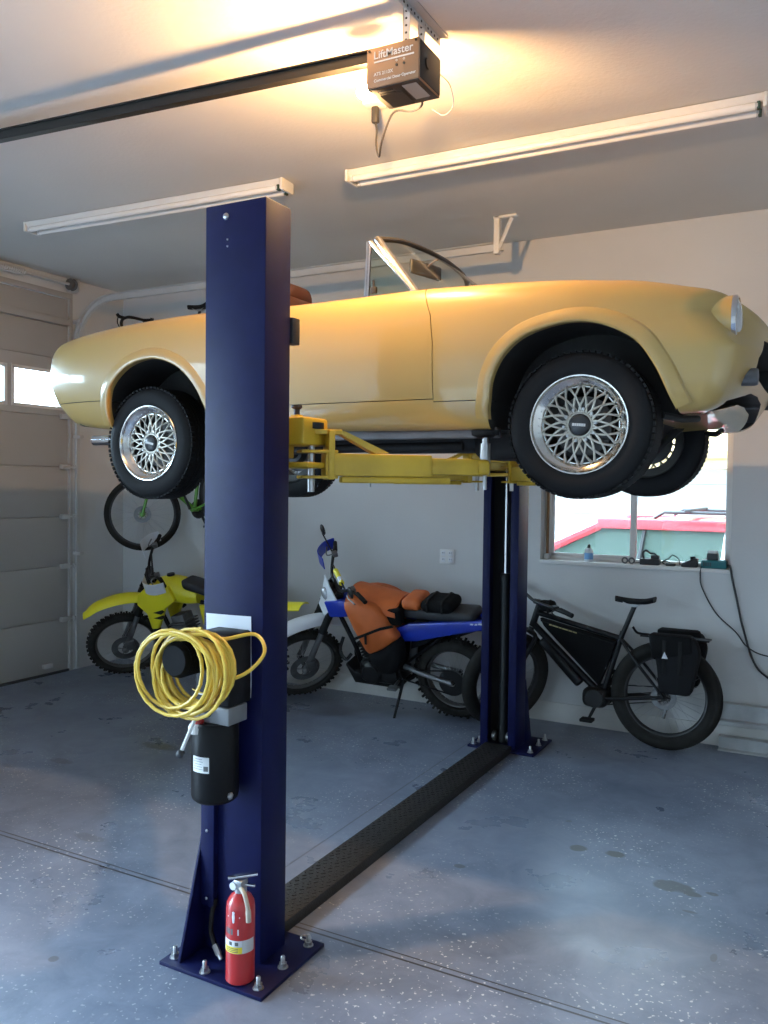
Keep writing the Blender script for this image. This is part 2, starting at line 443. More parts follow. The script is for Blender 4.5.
# ---- window
w = thing('window_1', 'white vinyl sliding window looking out on a red car', 'window', (WX0, YB, WZ0)); w['kind'] = 'structure'
y0, y1 = YB+.10, YB+.17
b = MB()
b.bbox(WX0, WX0+.05, y0, y1, WZ0, WZ1, .006).bbox(WX1-.05, WX1, y0, y1, WZ0, WZ1, .006).bbox(WX0, WX1, y0, y1, WZ0, WZ0+.03, .006).bbox(WX0, WX1, y0, y1, WZ1-.045, WZ1, .006)
wpart(b, 'window_frame', M_vinyl, w)
mxm = (WX0+WX1)/2-.0
mxm = -1.345
b = MB()
b.bbox(mxm-.022, mxm+.022, y0+.005, y0+.045, WZ0+.03, WZ1-.045, .005)
wpart(b, 'meeting_stile', M_vinyl, w)
b = MB(); b.bbox(WX0+.05, mxm, y0+.012, y0+.03, WZ0+.03, WZ0+.055, .004).bbox(WX0+.05, WX0+.075, y0+.012, y0+.03, WZ0+.03, WZ1-.045, .004); wpart(b, 'sash', M_vinyl, w)
wpart(MB().box(WX0+.05, mxm, y0+.02, y0+.024, WZ0+.03, WZ1-.04), 'pane', M_glass, w, 0)
wpart(MB().box(mxm, WX1-.05, y0+.04, y0+.044, WZ0+.03, WZ1-.04), 'pane', M_glass, w, 0)
struct(MB().bbox(WX0-.0, WX1+.0, YB-.012, YB+.10, WZ0-.025, WZ0+.004, .004).obj('trim_3', M_white))

w2 = thing('added_window_2', 'wide white window added behind the viewer for light', 'window', (GX0, YF, GZ0)); w2['kind'] = 'structure'  # unseen window, added to light the surfaces facing the front wall
b = MB()
for x in (GX0, (GX0+GX1)/2-.025, GX1-.05): b.bbox(x, x+.05, YF-.11, YF-.05, GZ0, GZ1, .006)
b.bbox(GX0, GX1, YF-.11, YF-.05, GZ0, GZ0+.05, .006).bbox(GX0, GX1, YF-.11, YF-.05, GZ1-.05, GZ1, .006)
wpart(b, 'window_frame', M_vinyl, w2)
wpart(MB().box(GX0+.05, GX1-.05, YF-.085, YF-.081, GZ0+.05, GZ1-.05), 'pane', M_glass, w2, 0)
# ================================================================ outdoors
M_drive = mat('pale_concrete', (0.36, 0.355, 0.34), 0.8, noise=(3, 0.08))
M_siding = mat('white_siding', (0.66, 0.65, 0.62), 0.7, noise=(4, 0.04))
M_tan = mat('tan_fascia', (0.62, 0.44, 0.22), 0.7, noise=(5, 0.1))
struct(MB().box(-22, 16, YB+.45, 26, -0.12, -0.02).obj('ground_back', M_drive, smooth=0))
struct(MB().box(XL-.15, 16, -16, YF-.3, -0.12, -0.02).obj('ground_front', M_drive, smooth=0))
struct(MB().box(-22, XL-.15, -16, YB+.45, -0.12, -0.02).obj('ground_left', M_drive, smooth=0))
def outside():
    h = thing('neighbour_house', 'white sided house with a tan eave across the drive outside the window', 'house', (0, 15.0, 0))
    b = MB()
    for k in range(10):
        z = -.02+k*.27; b.box(-9, 7, 14.985, 15.3, z, z+.262)
    wpart(b, 'wall', M_siding, h, 0)
    wpart(MB().box(-9.3, 7.3, 14.35, 15.3, 2.12, 2.30), 'fascia', M_tan, h, 0)
    b = MB(); b.prism([(14.3, 2.28), (19, 4.2), (19, 4.35), (14.3, 2.40)], -9.4, 7.4, 'yz'); wpart(b, 'roof', mat('tan_shingle', (.60, .40, .18), .85, noise=(9, .15)), h, 0)
    # red estate car in the drive
    M_rc = mat('red_car_paint', (.50, .035, .045), .25, coat=.6); M_rg = mat('car_glass_dark', (.06, .085, .07), .12, spec=.12); M_rt = mat('roof_rack_black', (.03, .03, .03), .5)
    c = thing('red_estate_car', 'red estate car with a roof rack parked outside the window', 'car', (-1.2, 9.25, -.02))
    y0, y1 = 8.40, 10.1
    low = [(-3.75, .25), (-3.82, .55), (-3.70, .86), (-3.0, .98), (-2.8, 1.04), (-1.0, 1.06), (.30, 1.07), (.62, 1.04), (.72, .6), (.68, .28), (.3, .2), (-3.4, .2)]
    wpart(MB().prism(low, y0, y1, 'xz', r=.06), 'body', M_rc, c)
    def ring(pts, dy): return [(x, y0+dy, z) for x, z in pts]+[(x, y1-dy, z) for x, z in pts[::-1]]
    lo_, up_ = [(-2.62, 1.03), (.62, 1.06)], [(-1.78, 1.42), (.38, 1.43)]
    rows = [[(-2.86, y0+.05, 1.03), (.60, y0+.05, 1.06), (.60, y1-.05, 1.06), (-2.86, y1-.05, 1.03)], [(-2.12, y0+.20, 1.41), (.42, y0+.20, 1.42), (.42, y1-.20, 1.42), (-2.12, y1-.20, 1.41)]]
    b = MB().grid(rows, closev=True); wpart(b, 'side_glass', M_rg, c, 0)
    b = MB()
    rr = []
    for k in range(9):
        t = k/8; x = -2.20+2.66*t; z = 1.46+.05*sin(pi*min(1, t*1.2)*.8)
        rr.append([(x, y0+.19+(y1-y0-.38)*j/8, z-.03*(abs(j-4)/4)**3) for j in range(9)]+[(x, y0+.19+(y1-y0-.38)*j/8, z-.10) for j in range(8, -1, -1)])
    b.grid(rr, closev=True); b.add(rr[0], [tuple(range(18))]).add(rr[-1], [tuple(range(18))[::-1]]); wpart(b, 'roof', M_rc, c)
    for s, (ya, yb) in ((-1, (y0+.045, y0+.20)), (1, (y1-.045, y1-.20))):
        wpart(MB().tube([(-2.90, ya, 1.03), (-2.14, yb, 1.41)], .05, 8), 'windscreen_pillar', M_rc, c)
        wpart(MB().tube([(-1.72, ya, 1.06), (-1.69, yb, 1.40)], .022, 6), 'door_pillar', M_rt, c)
        wpart(MB().tube([(-.95, ya, 1.06), (-.93, yb, 1.40)], .022, 6), 'door_pillar', M_white, c)  # white colour stands in for the bright reflection on this pillar
        wpart(MB().tube([(.60, ya, 1.06), (.42, yb, 1.40)], .04, 8), 'rear_pillar', M_rc, c)
        yr_ = y0+.28 if s < 0 else y1-.28
        wpart(MB().bbox(-2.16, .46, (ya+yb)/2+(.055*-s)-.03, (ya+yb)/2+(.055*-s)+.03, 1.385, 1.49, .02), 'roof_side', M_rc, c)
        b = MB().tube([(-1.62, yr_, 1.50), (-1.52, yr_, 1.56), (.20, yr_, 1.56), (.32, yr_, 1.50)], .016, 8); wpart(b, 'roof_rail', M_rt, c)
    for x in (-1.3, -.1):
        wpart(MB().bbox(x-.03, x+.03, y0+.22, y1-.22, 1.565, 1.595, .01), 'rack_crossbar', M_rt, c)
    for x in (-3.1, -.1):
        for yy in (y0-.02, y1-.18): wpart(MB().lathe([(0, 0), (.19, 0), (.21, .02), (.31, .02), (.325, .05), (.325, .15), (.31, .2), (0, .2)], (x, yy, .30), 'y', 32), 'wheel', M_seal, c)
outside()
# ================================================================ two-post lift
M_blue = mat('blue_powder_coat', (0.0036, 0.0052, 0.040), 0.48, spec=0.2, noise=(14, 0.12), bump=(260, 0.10))
M_yel = mat('yellow_arm_paint', (0.50, 0.315, 0.022), 0.42, noise=(6, 0.16), bump=(90, 0.06))
M_plate = mat('black_tread_plate', (0.012, 0.011, 0.010), 0.5, noise=(20, 0.35), bump=(150, 0.3))
M_blksteel = mat('black_steel', (0.010, 0.011, 0.012), 0.5)
M_rubber = mat('black_rubber', (0.009, 0.009, 0.009), 0.75, spec=.3, noise=(12, 0.2))
M_paper = mat('white_paper', (0.74, 0.75, 0.78), 0.8)
M_red = mat('red_paint', (0.42, 0.022, 0.022), 0.32, coat=0.4)
M_ink = mat('grey_ink', (0.12, 0.12, 0.12), 0.8)
M_ylw = mat('yellow_sticker', (0.78, 0.62, 0.04), 0.6)

lift = thing('two_post_lift', 'dark blue two-post car lift with yellow arms, holding up the yellow convertible', 'car lift', (-1.99, 2.5, 0))

def column(xc, w, yb, s, dep, H, base, face_y, name_label):
    """s=+1: the back plate is at yb and the channel opens toward +y; -1 the other way round"""
    b = MB(); t = .012
    x0, x1 = xc-w/2, xc+w/2
    Y = lambda a: yb+s*a
    out = [(x0, Y(0)), (x1, Y(0)), (x1, Y(dep)), (x1-.055, Y(dep)), (x1-.055, Y(dep-t)), (x1-t, Y(dep-t)), (x1-t, Y(t)), (x0+t, Y(t)), (x0+t, Y(dep-t)), (x0+.055, Y(dep-t)), (x0+.055, Y(dep)), (x0, Y(dep))]
    b.prism(out, .015, H, 'xy', r=.004)
    col = wpart(b, 'column', M_blue, lift); col['label'] = name_label
    bx0, bx1, by0, by1 = base
    wpart(MB().bbox(bx0, bx1, by0, by1, 0, .015, .003), 'base_plate', M_blue, col)
    return col, (x0, x1, Y)

def anchor(parent, x, y):
    b = MB()
    b.lathe([(0, 0), (.020, 0), (.020, .003), (.0, .003)], (x, y, .015), 'z', 20)
    b.lathe([(0, 0), (.0155, 0), (.0155, .014), (0, .014)], (x, y, .018), 'z', 6)
    b.lathe([(0, 0), (.0085, 0), (.0085, .024), (.006, .028), (0, .028)], (x, y, .03), 'z', 14)
    wpart(b, 'anchor_bolt', M_steel, parent)

near, (nx0, nx1, NY) = column(-1.984, .277, 2.50, 1, .16, 2.833, (-2.19, -1.72, 2.337, 2.745), 2.5, 'near column carrying the pump unit')
for p in ((-2.155, 2.385), (-1.995, 2.365), (-1.765, 2.38), (-1.765, 2.53), (-1.765, 2.70), (-2.155, 2.70)): anchor(near, *p)
# gusset plate and hose cover on the near column
wpart(MB().prism([(2.362, .015), (2.5, .015), (2.5, .46), (2.490, .46)], nx0, nx0+.012, 'yz', r=.002), 'gusset', M_blue, near)
wpart(MB().bbox(nx0+.012, nx0+.075, 2.474, 2.5, .19, .95, .003), 'hose_cover', M_blue, near)
b = MB()
for z in (.22, .48, .74): b.ball((nx0+.042, 2.473, z), .006, .004, .006, 10, 6)
b.ball((-2.025, 2.498, 2.785), .013, .008, .013, 12, 8); b.ball((-2.018, 2.499, 2.70), .004, n=8, m=6); b.ball((-2.018, 2.499, 2.675), .004, n=8, m=6)
wpart(b, 'screw', M_steel, near)
b = MB(); b.tube(spline([(nx0+.075, 2.487, .22), (nx0+.068, 2.478, .17), (nx0+.072, 2.465, .11), (nx0+.105, 2.45, .062)], 6), .009, 10)
wpart(b, 'hydraulic_hose', M_rubber, near)
b = MB(); b.cyl((nx0+.102, 2.452, .066), (nx0+.13, 2.442, .042), .012, n=6).cyl((nx0+.125, 2.444, .046), (nx0+.145, 2.438, .030), .009, n=10); wpart(b, 'hose_fitting', M_steel, near)
b = MB(); b.bbox(-1.875, -1.838, 2.664, 2.715, 2.33, 2.43, .004); wpart(b, 'lock_cover', M_black, near)
b = MB(); pts = [(-1.79+.02*cos(a*pi/8), 2.72+.016*sin(a*pi/8), .028) for a in range(16)]; b.tube(pts, .004, 6, closed=True); wpart(b, 'eye_bolt', M_steel, near)

far, (fx0, fx1, FY) = column(-2.012, .255, 5.60, -1, .20, 2.833, (-2.22, -1.745, 5.37, 5.78), 5.6, 'far column, open side with black channel and silver rod')
for p in ((-2.19, 5.41), (-2.17, 5.47), (-1.785, 5.42), (-1.785, 5.6), (-2.19, 5.72), (-1.785, 5.74)): anchor(far, *p)
wpart(MB().prism([(5.745, .015), (5.6, .015), (5.6, .46), (5.61, .46)], fx1-.012, fx1, 'yz', r=.002), 'gusset', M_blue, far)
wpart(MB().prism([(5.745, .015), (5.6, .015), (5.6, .46), (5.61, .46)], fx0, fx0+.012, 'yz', r=.002), 'gusset', M_blue, far)
for (xa, xb, Y, c, tops) in ((nx0, nx1, NY, near, 1), (fx0, fx1, FY, far, 1)):
    m = (xa+xb)/2
    wpart(MB().box(xa+.014, xb-.014, min(Y(.013), Y(.03)), max(Y(.013), Y(.03)), .02, 2.80), 'channel_plate', M_blksteel, c, 0)  # plain black plate lining the inside of the channel
    b = MB(); b.cyl((m, Y(.09), .03), (m, Y(.09), 1.16), .032, n=20); b.lathe([(0, 0), (.038, 0), (.038, .05), (.03, .06), (0, .06)], (m, Y(.09), 1.14), 'z', 20)
    wpart(b, 'cylinder', M_blksteel, c)
    wpart(MB().cyl((m, Y(.09), 1.18), (m, Y(.09), 1.9), .016, n=16), 'cylinder_rod', M_chrome, c)
    for sx in (-1, 1):
        b = MB(); b.lathe([(0, -.008), (.035, -.008), (.035, -.004), (.028, -.002), (.028, .002), (.035, .004), (.035, .008), (0, .008)], (m+sx*.05, Y(.12), .075), 'x', 20)
        wpart(b, 'pulley', M_steel, c)
# floor cover between the posts
b = MB()
b.prism([(-2.105, .0), (-1.905, .0), (-1.912, .045), (-2.098, .045)], 2.68, 5.40, 'xz', r=.004)
pl = wpart(b, 'floor_cover', M_plate, lift); pl['label'] = 'long black tread plate cover lying on the floor between the columns'
b = MB()
random.seed(3)
for i in range(90):
    for j in range(6):
        x = -2.085+j*.032+(.016 if i % 2 else 0)-.0; y = 2.75+i*.029
        if x > -1.925: continue
        a = pi/4 if (i+j) % 2 else -pi/4
        b.box(-.010, .010, -.003, .003, 0, .0025, 0, M4.Translation((x, y, .0448)) @ M4.Rotation(a, 4, 'Z'))
wpart(b, 'tread_pattern', M_plate, pl, 0)

# carriages and swing arms
def carriage(col, m, Y, s):
    b = MB()
    ya, yb = sorted((Y(.12), Y(.30))); b.bbox(m-.066, m+.066, ya, yb, 1.90, 2.06, .006)
    ya, yb = sorted((Y(.24), Y(.42))); b.bbox(m-.16, m+.15, ya, yb, 1.952, 2.062, .012)
    b.bbox(m-.17, m+.17, ya, yb, 1.862, 1.885, .004)
    c = wpart(b, 'carriage', M_yel, lift)
    return c
nm, fm = (nx0+nx1)/2, (fx0+fx1)/2
carriage(near, nm, NY, 1); carriage(far, fm, FY, -1)

def arm(piv, pad, zpad, s, fancy=False):
    """swing arm from its pivot to the pad position; s = +1 on the near side"""
    P = V(piv); Q = V((pad[0], pad[1], P.z)); D = (Q-P); L = D.length; D.normalize()
    N = V((0, 0, 1)).cross(D)
    mt = M4.Identity(4)
    for i in range(3): mt[i][0] = D[i]; mt[i][1] = N[i]; mt[i][2] = (0, 0, 1)[i]; mt[i][3] = P[i]
    b = MB()
    b.bbox(.05, L*.66, -.045, .045, -.045, .045, .005, mtx=mt)
    b.bbox(-.05, .10, -.05, .05, .045, .057, .004, mtx=mt).bbox(-.05, .10, -.05, .05, -.057, -.045, .004, mtx=mt)
    pr = [mt @ V((x, y, z)) for (x, y, z) in ((.10, .03, .13), (.13, .03, .135), (.32, .03, .05), (.26, .03, .045), (.10, -.03, .13), (.13, -.03, .135), (.32, -.03, .05), (.26, -.03, .045))]
    b.add(pr, [(0, 1, 2, 3), (7, 6, 5, 4), (0, 4, 5, 1), (1, 5, 6, 2), (2, 6, 7, 3), (3, 7, 4, 0)])
    b.bbox(.06, .085, -.055, .055, -.06, .135, .004, mtx=mt)
    b.bbox(-.035, .12, -.035, .035, .120, .140, .004, mtx=mt)
    a = wpart(b, 'lift_arm', M_yel, lift)
    b = MB(); b.bbox(L*.3, L*.98, -.034, .034, -.034, .034, .004, mtx=mt); b.bbox(L*.16, L*.78, -.026, .026, -.073, -.046, .006, mtx=mt)
    b.bbox(L-.05, L+.012, -.045, .045, -.034, .034, .02, mtx=mt, seg=3)
    wpart(b, 'arm_extension', M_yel, a)
    b = MB(); b.cyl(mt @ V((0, 0, -.11)), mt @ V((0, 0, .15)), .014, n=14); wpart(b, 'pivot_pin', M_steel, a)
    b = MB(); b.cyl(mt @ V((0, 0, .14)), mt @ V((0, 0, .165)), .05, n=24); wpart(b, 'pivot_bumper', M_rubber, a)
    q = V((pad[0], pad[1], 0))
    b = MB()
    b.cyl(q+V((0, 0, P.z-.03)), q+V((0, 0, zpad-.055)), .022, n=18).cyl(q+V((0, 0, zpad-.06)), q+V((0, 0, zpad-.018)), .014, n=14).cyl(q+V((0, 0, P.z-.095)), q+V((0, 0, P.z-.03)), .009, n=10)
    wpart(b, 'pad_screw', M_steel, a)
    b = MB(); b.lathe([(0, 0), (.035, 0), (.058, .01), (.06, .03), (0, .03)], q+V((0, 0, zpad-.030)), 'z', 28)
    wpart(b, 'lift_pad', M_rubber, a)
    return a
ZA = 1.878
SILL = 2.035
arm((nm+.12, 2.84, ZA), (-1.335, 3.38), SILL, 1)
arm((nm-.12, 2.84, ZA), (-2.66, 3.38), SILL, 1)
arm((fm+.12, 5.26, ZA), (-1.335, 4.74), SILL, -1)
arm((fm-.12, 5.26, ZA), (-2.66, 4.74), SILL, -1)
# knob on the near carriage
b = MB(); b.bbox(-2.010, -1.970, 2.90, 2.94, 2.06, 2.085, .004); wpart(b, 'lock_stub', M_yel, lift)
b = MB(); b.lathe([(0, 0), (.012, 0), (.013, .025), (.024, .032), (.022, .042), (0, .043)], (-1.99, 2.92, 2.083), 'z', 16); wpart(b, 'lock_knob', M_black, lift)

# pump unit on the near column
M_eng0 = mat('motor_grey', (.005, .005, .0055), .65, spec=.1)
M_label = mat('white_label', (0.72, 0.72, 0.70), 0.6)
px, py = -1.985, 2.405
b = MB(); b.lathe([(0, .645), (.072, .645), (.083, .655), (.086, .668), (.086, .925), (.080, .935), (0, .935)], (px, py, 0), 'z', 40)
res = wpart(b, 'pump_tank', mat('satin_black', (.006, .006, .0065), .45, spec=.18), lift); res['label'] = 'black cylindrical oil tank of the pump unit'
def on_tank(a, z0, z1, r, half, name, m, par):
    rows = []
    for z in (z0, z1): rows.append([(px+r*sin(a+half*(2*k/8-1)), py-r*cos(a+half*(2*k/8-1)), z) for k in range(9)])
    return wpart(MB().grid(rows), name, m, par)
lb = on_tank(.02, .765, .822, .0872, .42, 'tank_label', M_label, res)
for k in range(5): on_tank(-.08, .777+k*.009, .7785+k*.009, .0876, .25-.03*(k % 3), 'label_print', M_ink, res)
on_tank(.30, .772, .79, .0876, .1, 'label_print', M_ink, res)
b = MB(); b.lathe([(0, 0), (.014, 0), (.014, .006), (.008, .01), (0, .01)], (0, 0, 0), 'z', 6)
for i, p in enumerate(b.v): b.v[i] = (px+.082+p[2], py-.018+p[0], .675+p[1])
wpart(b, 'drain_plug', M_steel, res)
b = MB(); b.lathe([(0, 0), (.032, 0), (.034, .02), (.026, .035), (0, .035)], (px-.030, py-.062, .900), 'z', 20); wpart(b, 'filler_collar', M_label, res)
b = MB(); b.lathe([(0, 0), (.022, 0), (.022, .02), (.016, .026), (0, .026)], (px-.030, py-.062, .932), 'z', 20); wpart(b, 'filler_cap', M_red, res)
b = MB(); b.cyl((px-.005, py-.095, .975), (px-.05, py-.125, .845), .0065, n=10); wpart(b, 'lowering_lever', M_label, res)
b = MB(); b.ball((px-.052, py-.127, .836), .016, n=14, m=10); wpart(b, 'lever_knob', M_black, res)
b = MB(); b.bbox(px-.03, px+.10, py-.05, py+.06, .935, 1.0, .006).bbox(px-.02, px+.02, py-.085, py-.04, .96, .99, .004)
wpart(b, 'valve_block', mat('valve_alloy', (.22, .22, .22), .5, metal=.5), lift)
b = MB(); b.bbox(px-.055, px+.10, py-.05, py+.082, 1.0, 1.262, .01)
mo = wpart(b, 'control_box', mat('motor_black', (.008, .008, .009), .5, spec=.25), lift)
b = MB().lathe([(0, 0), (.052, 0), (.060, .01), (.060, .15), (0, .15)], (px-.02, py-.20, 1.185), 'y', 28)
for k in range(10): b.lathe([(.058, .02+.011*k), (.064, .022+.011*k), (.064, .026+.011*k), (.058, .028+.011*k)], (px-.02, py-.20, 1.185), 'y', 24)
wpart(b, 'pump_motor', M_eng0, lift)
b = MB(); b.bbox(px+.035, px+.06, py-.066, py-.055, 1.11, 1.22, .003); wpart(b, 'nameplate', M_galvp, mo)
# ================================================================ the convertible on the lift
M_paint = mat('cream_yellow_paint', (0.385, 0.245, 0.072), 0.32, coat=0.8, coat_rough=0.06, spec=0.5)
M_dark = mat('underseal_black', (0.014, 0.013, 0.012), 0.7, noise=(12, 0.3))
M_trim = mat('brown_vinyl', (0.030, 0.010, 0.006), 0.5, bump=(120, 0.1))
M_tyre = mat('tyre_rubber', (0.0065, 0.0065, 0.007), 0.7, spec=.25, noise=(10, 0.15))
M_alloy = mat('gold_silver_alloy', (0.46, 0.425, 0.36), 0.38, metal=0.75, noise=(30, 0.1))
M_lip = mat('polished_rim_lip', (0.72, 0.70, 0.66), 0.16, metal=1.0)
M_wsgl = glass_mat('windscreen_glass', (0.80, 0.86, 0.80))
M_grey = mat('grey_rubber', (0.09, 0.09, 0.095), 0.6)
M_lens = mat('headlight_lens', (0.72, 0.74, 0.76), 0.08, metal=0.6)
M_tail = mat('tail_lamp_red', (0.35, 0.01, 0.01), 0.2)

CY = 4.06
car = thing('convertible', 'cream yellow vintage convertible with its top down, raised on the lift', 'car', (-2.06, CY, 1.72))
T_crest = [(-4.13, 2.560), (-3.97, 2.590), (-3.61, 2.624), (-3.25, 2.645), (-2.87, 2.657), (-2.34, 2.646), (-2.01, 2.648), (-1.63, 2.654), (-1.37, 2.648), (-1.15, 2.640), (-.94, 2.627), (-.78, 2.614), (-.63, 2.604), (-.48, 2.585), (-.36, 2.567), (-.16, 2.538)]
T_cen = [(-4.13, 2.56), (-3.97, 2.59), (-3.6, 2.625), (-3.2, 2.665), (-2.8, 2.675), (-2.3, 2.66), (-1.63, 2.670), (-1.37, 2.655), (-1.0, 2.62), (-.7, 2.565), (-.45, 2.51), (-.28, 2.46), (-.16, 2.42)]
T_w = [(-4.13, .715), (-3.9, .765), (-3.55, .792), (-3.2, .802), (-2.3, .805), (-1.5, .805), (-.95, .800), (-.6, .782), (-.4, .770), (-.16, .750)]
T_bot = [(-4.13, 2.11), (-3.7, 2.085), (-3.45, 2.07), (-3.2, 2.05), (-2.3, 2.043), (-1.3, 2.034), (-.9, 2.055), (-.55, 2.075), (-.16, 2.09)]

def section(x):
    Wd, zf, zc, zb = lerp_tab(T_w, x), lerp_tab(T_crest, x), lerp_tab(T_cen, x), lerp_tab(T_bot, x)
    hh = zf-zb
    cp = [(0, zb+.02), (.45*Wd, zb+.02), (.84*Wd, zb+.004), (.925*Wd, zb+.012), (.962*Wd, zb+.10*hh), (.985*Wd, zb+.22*hh), (1.0*Wd, zb+.41*hh), (1.002*Wd, zb+.59*hh), (.985*Wd, zb+.795*hh), (.955*Wd, zb+.918*hh), (.905*Wd, zb+.987*hh), (.85*Wd, zf), (.72*Wd, zf*.75+zc*.25-.006), (.40*Wd, zc*.8+zf*.2-.002), (0, zc)]
    return [(max(0, p.x), p.y) for p in spline([(a, b_, 0) for a, b_ in cp], 4)]

def deform(x, dd, z, xn):
    """round the tail and the nose in plan and in profile"""
    if xn < -3.3:
        t = min(1, (-3.3-xn)/.83); w_ = t**1.4
        x += w_*(.13*(abs(dd)/.72)**2.4) + w_*(.24*(max(0, 2.42-z)/.34)**2)
        x += w_*.5*max(0, z-2.52)**1.3
    elif xn > -1.05:
        t = min(1, (xn+1.05)/.89); w_ = t**1.5
        kz = min(1, max(0, (z-2.33)/.13)); x -= w_*(.09+(.075+.10*kz)*(abs(dd)/.68)**4) + w_*(.24*(max(0, 2.36-z)/.27)**2)*max(0, 1-.6*(dd/.7)**2)
    return x

def body_mesh():
    xs = []
    x = -4.02
    while x < -.26: xs.append(x); x += .03
    fr = []
    N = 8
    for k in range(N+1):                      # rounded tail edge
        t = sin((1-k/N)*pi/2); fr.append((-4.02-.11*t, .06*(1-sqrt(max(0, 1-t*t)))))
    st = fr[:-1] + [(q, 0) for q in xs]
    for k in range(N+1):
        t = sin(k/N*pi/2); st.append((-.26+.10*t, .035*(1-sqrt(max(0, 1-t*t)))))
    rings = []
    for xn, ins in st:
        sec = section(xn); Wd = lerp_tab(T_w, xn); zb = lerp_tab(T_bot, xn); zt = max(lerp_tab(T_crest, xn), lerp_tab(T_cen, xn)); zm = (zb+zt)/2; hz = (zt-zb)/2
        half = []
        for dd, z in sec:
            d2 = dd*(1-ins/Wd); z2 = zm+(z-zm)*(1-ins/hz)
            half.append((deform(xn, d2, z2, xn), d2, z2))
        ring = [(x_, CY-dd, z) for x_, dd, z in half]+[(x_, CY+dd, z) for x_, dd, z in half[-2:0:-1]]
        rings.append(ring)
    b = MB(); b.grid(rings, closev=True)
    n = len(rings[0]); h = n//2
    # end caps: strips from the near half to the far half
    for ri, flip in ((0, False), (len(rings)-1, True)):
        R_ = [V(p) for p in rings[ri]]; xn = st[ri][0]; x0 = -4.13 if ri == 0 else -.16
        zm = min(p.z for p in R_)*.7+max(p.z for p in R_)*.3; rows = []
        for k in range(13):
            row = []
            for p in R_:
                q = V((x0, CY+(p.y-CY)*(1-k/12), zm+(p.z-zm)*(1-k/12))); q.x = deform(x0, q.y-CY, q.z, xn); row.append(q)
            if k == 0: row = R_
            rows.append(row)
        b.grid(rows, closev=True)
    me = b.mesh('body')
    bm = bmesh.new(); bm.from_mesh(me); bmesh.ops.remove_doubles(bm, verts=bm.verts, dist=2e-5)
    bmesh.ops.dissolve_degenerate(bm, dist=1e-5, edges=bm.edges[:])
    bmesh.ops.recalc_face_normals(bm, faces=bm.faces[:])
    bad = sum(1 for e in bm.edges if len(e.link_faces) != 2)
    if bad: print('BODY open edges', bad, [(e.verts[0].co[:], len(e.link_faces)) for e in bm.edges if len(e.link_faces) != 2][:8])
    for f in bm.faces:
        c = f.calc_center_median()
        f.material_index = 1 if (f.normal.z < -.6 and abs(c.y-CY) < .70 and c.z < 2.12 and -3.75 < c.x < -.72) else 0
    bm.to_mesh(me); bm.free()
    for m in (M_paint, M_dark, M_trim): me.materials.append(m)
    return me

def cutter(b):
    me = b.mesh('cut')
    for m in (M_paint, M_dark, M_trim): me.materials.append(m)
    return me

ARCH_F = [(-1.290, 1.95), (-1.290, 2.10), (-1.282, 2.152), (-1.266, 2.245), (-1.213, 2.338), (-1.12, 2.408), (-.965, 2.446), (-.83, 2.432), (-.70, 2.365), (-.625, 2.268), (-.573, 2.155), (-.535, 2.06), (-.53, 1.95)]
ARCH_R = [(-3.455, 1.95), (-3.452, 2.10), (-3.443, 2.232), (-3.400, 2.322), (-3.275, 2.408), (-3.11, 2.434), (-2.95, 2.386), (-2.835, 2.285), (-2.765, 2.150), (-2.74, 2.05), (-2.74, 1.95)]
def smooth_poly(P): return [(p.x, p.y) for p in spline([(a, b_, 0) for a, b_ in P], 5)]
ARCH_F, ARCH_R = smooth_poly(ARCH_F), smooth_poly(ARCH_R)

body = body_mesh()
# nose openings
body = boolean(body, cutter(MB().prism([(CY-.50, 2.235), (CY-.53, 2.30), (CY-.46, 2.375), (CY+.46, 2.375), (CY+.53, 2.30), (CY+.50, 2.235)], -.50, .3, 'yz', mi=1)))
body = boolean(body, cutter(MB().prism([(CY-.60, 2.095), (CY-.60, 2.135), (CY-.25, 2.195), (CY, 2.205), (CY+.25, 2.195), (CY+.60, 2.135), (CY+.60, 2.095), (CY+.25, 2.15), (CY, 2.16), (CY-.25, 2.15)], -.60, .3, 'yz', mi=1)))
doors = []
for s in (-1, 1):
    def yr(a, b_): return sorted((CY+s*a, CY+s*b_))
    ya, yb_ = yr(.645, 1.2)
    doors.append(boolean(body, cutter(MB().prism([(-2.62, 2.168), (-1.532, 2.168), (-1.533, 2.40), (-1.55, 2.52), (-1.615, 2.68), (-1.615, 2.95), (-2.62, 2.95)], ya, yb_, 'xz')), 'INTERSECT'))
for s in (-1, 1):
    def yr(a, b_): return sorted((CY+s*a, CY+s*b_))
    ya, yb_ = yr(.641, 1.2)
    body = boolean(body, cutter(MB().prism([(-2.6235, 2.1645), (-1.5285, 2.1645), (-1.5295, 2.40), (-1.5465, 2.52), (-1.6115, 2.68), (-1.6115, 2.95), (-2.6235, 2.95)], ya, yb_, 'xz', mi=1)))
    ya, yb_ = yr(.70, 1.2)
    body = boolean(body, cutter(MB().box(-1.53, -1.25, ya, yb_, 2.1525, 2.156, mi=1)))
    body = boolean(body, cutter(MB().box(-4.3, -3.40, *yr(.62, 1.2), 2.2285, 2.2325, mi=1)))
    for A in (ARCH_F, ARCH_R):
        ya, yb_ = yr(.46, 1.2)
        body = boolean(body, cutter(MB().prism(A, ya, yb_, 'xz', mi=1)))
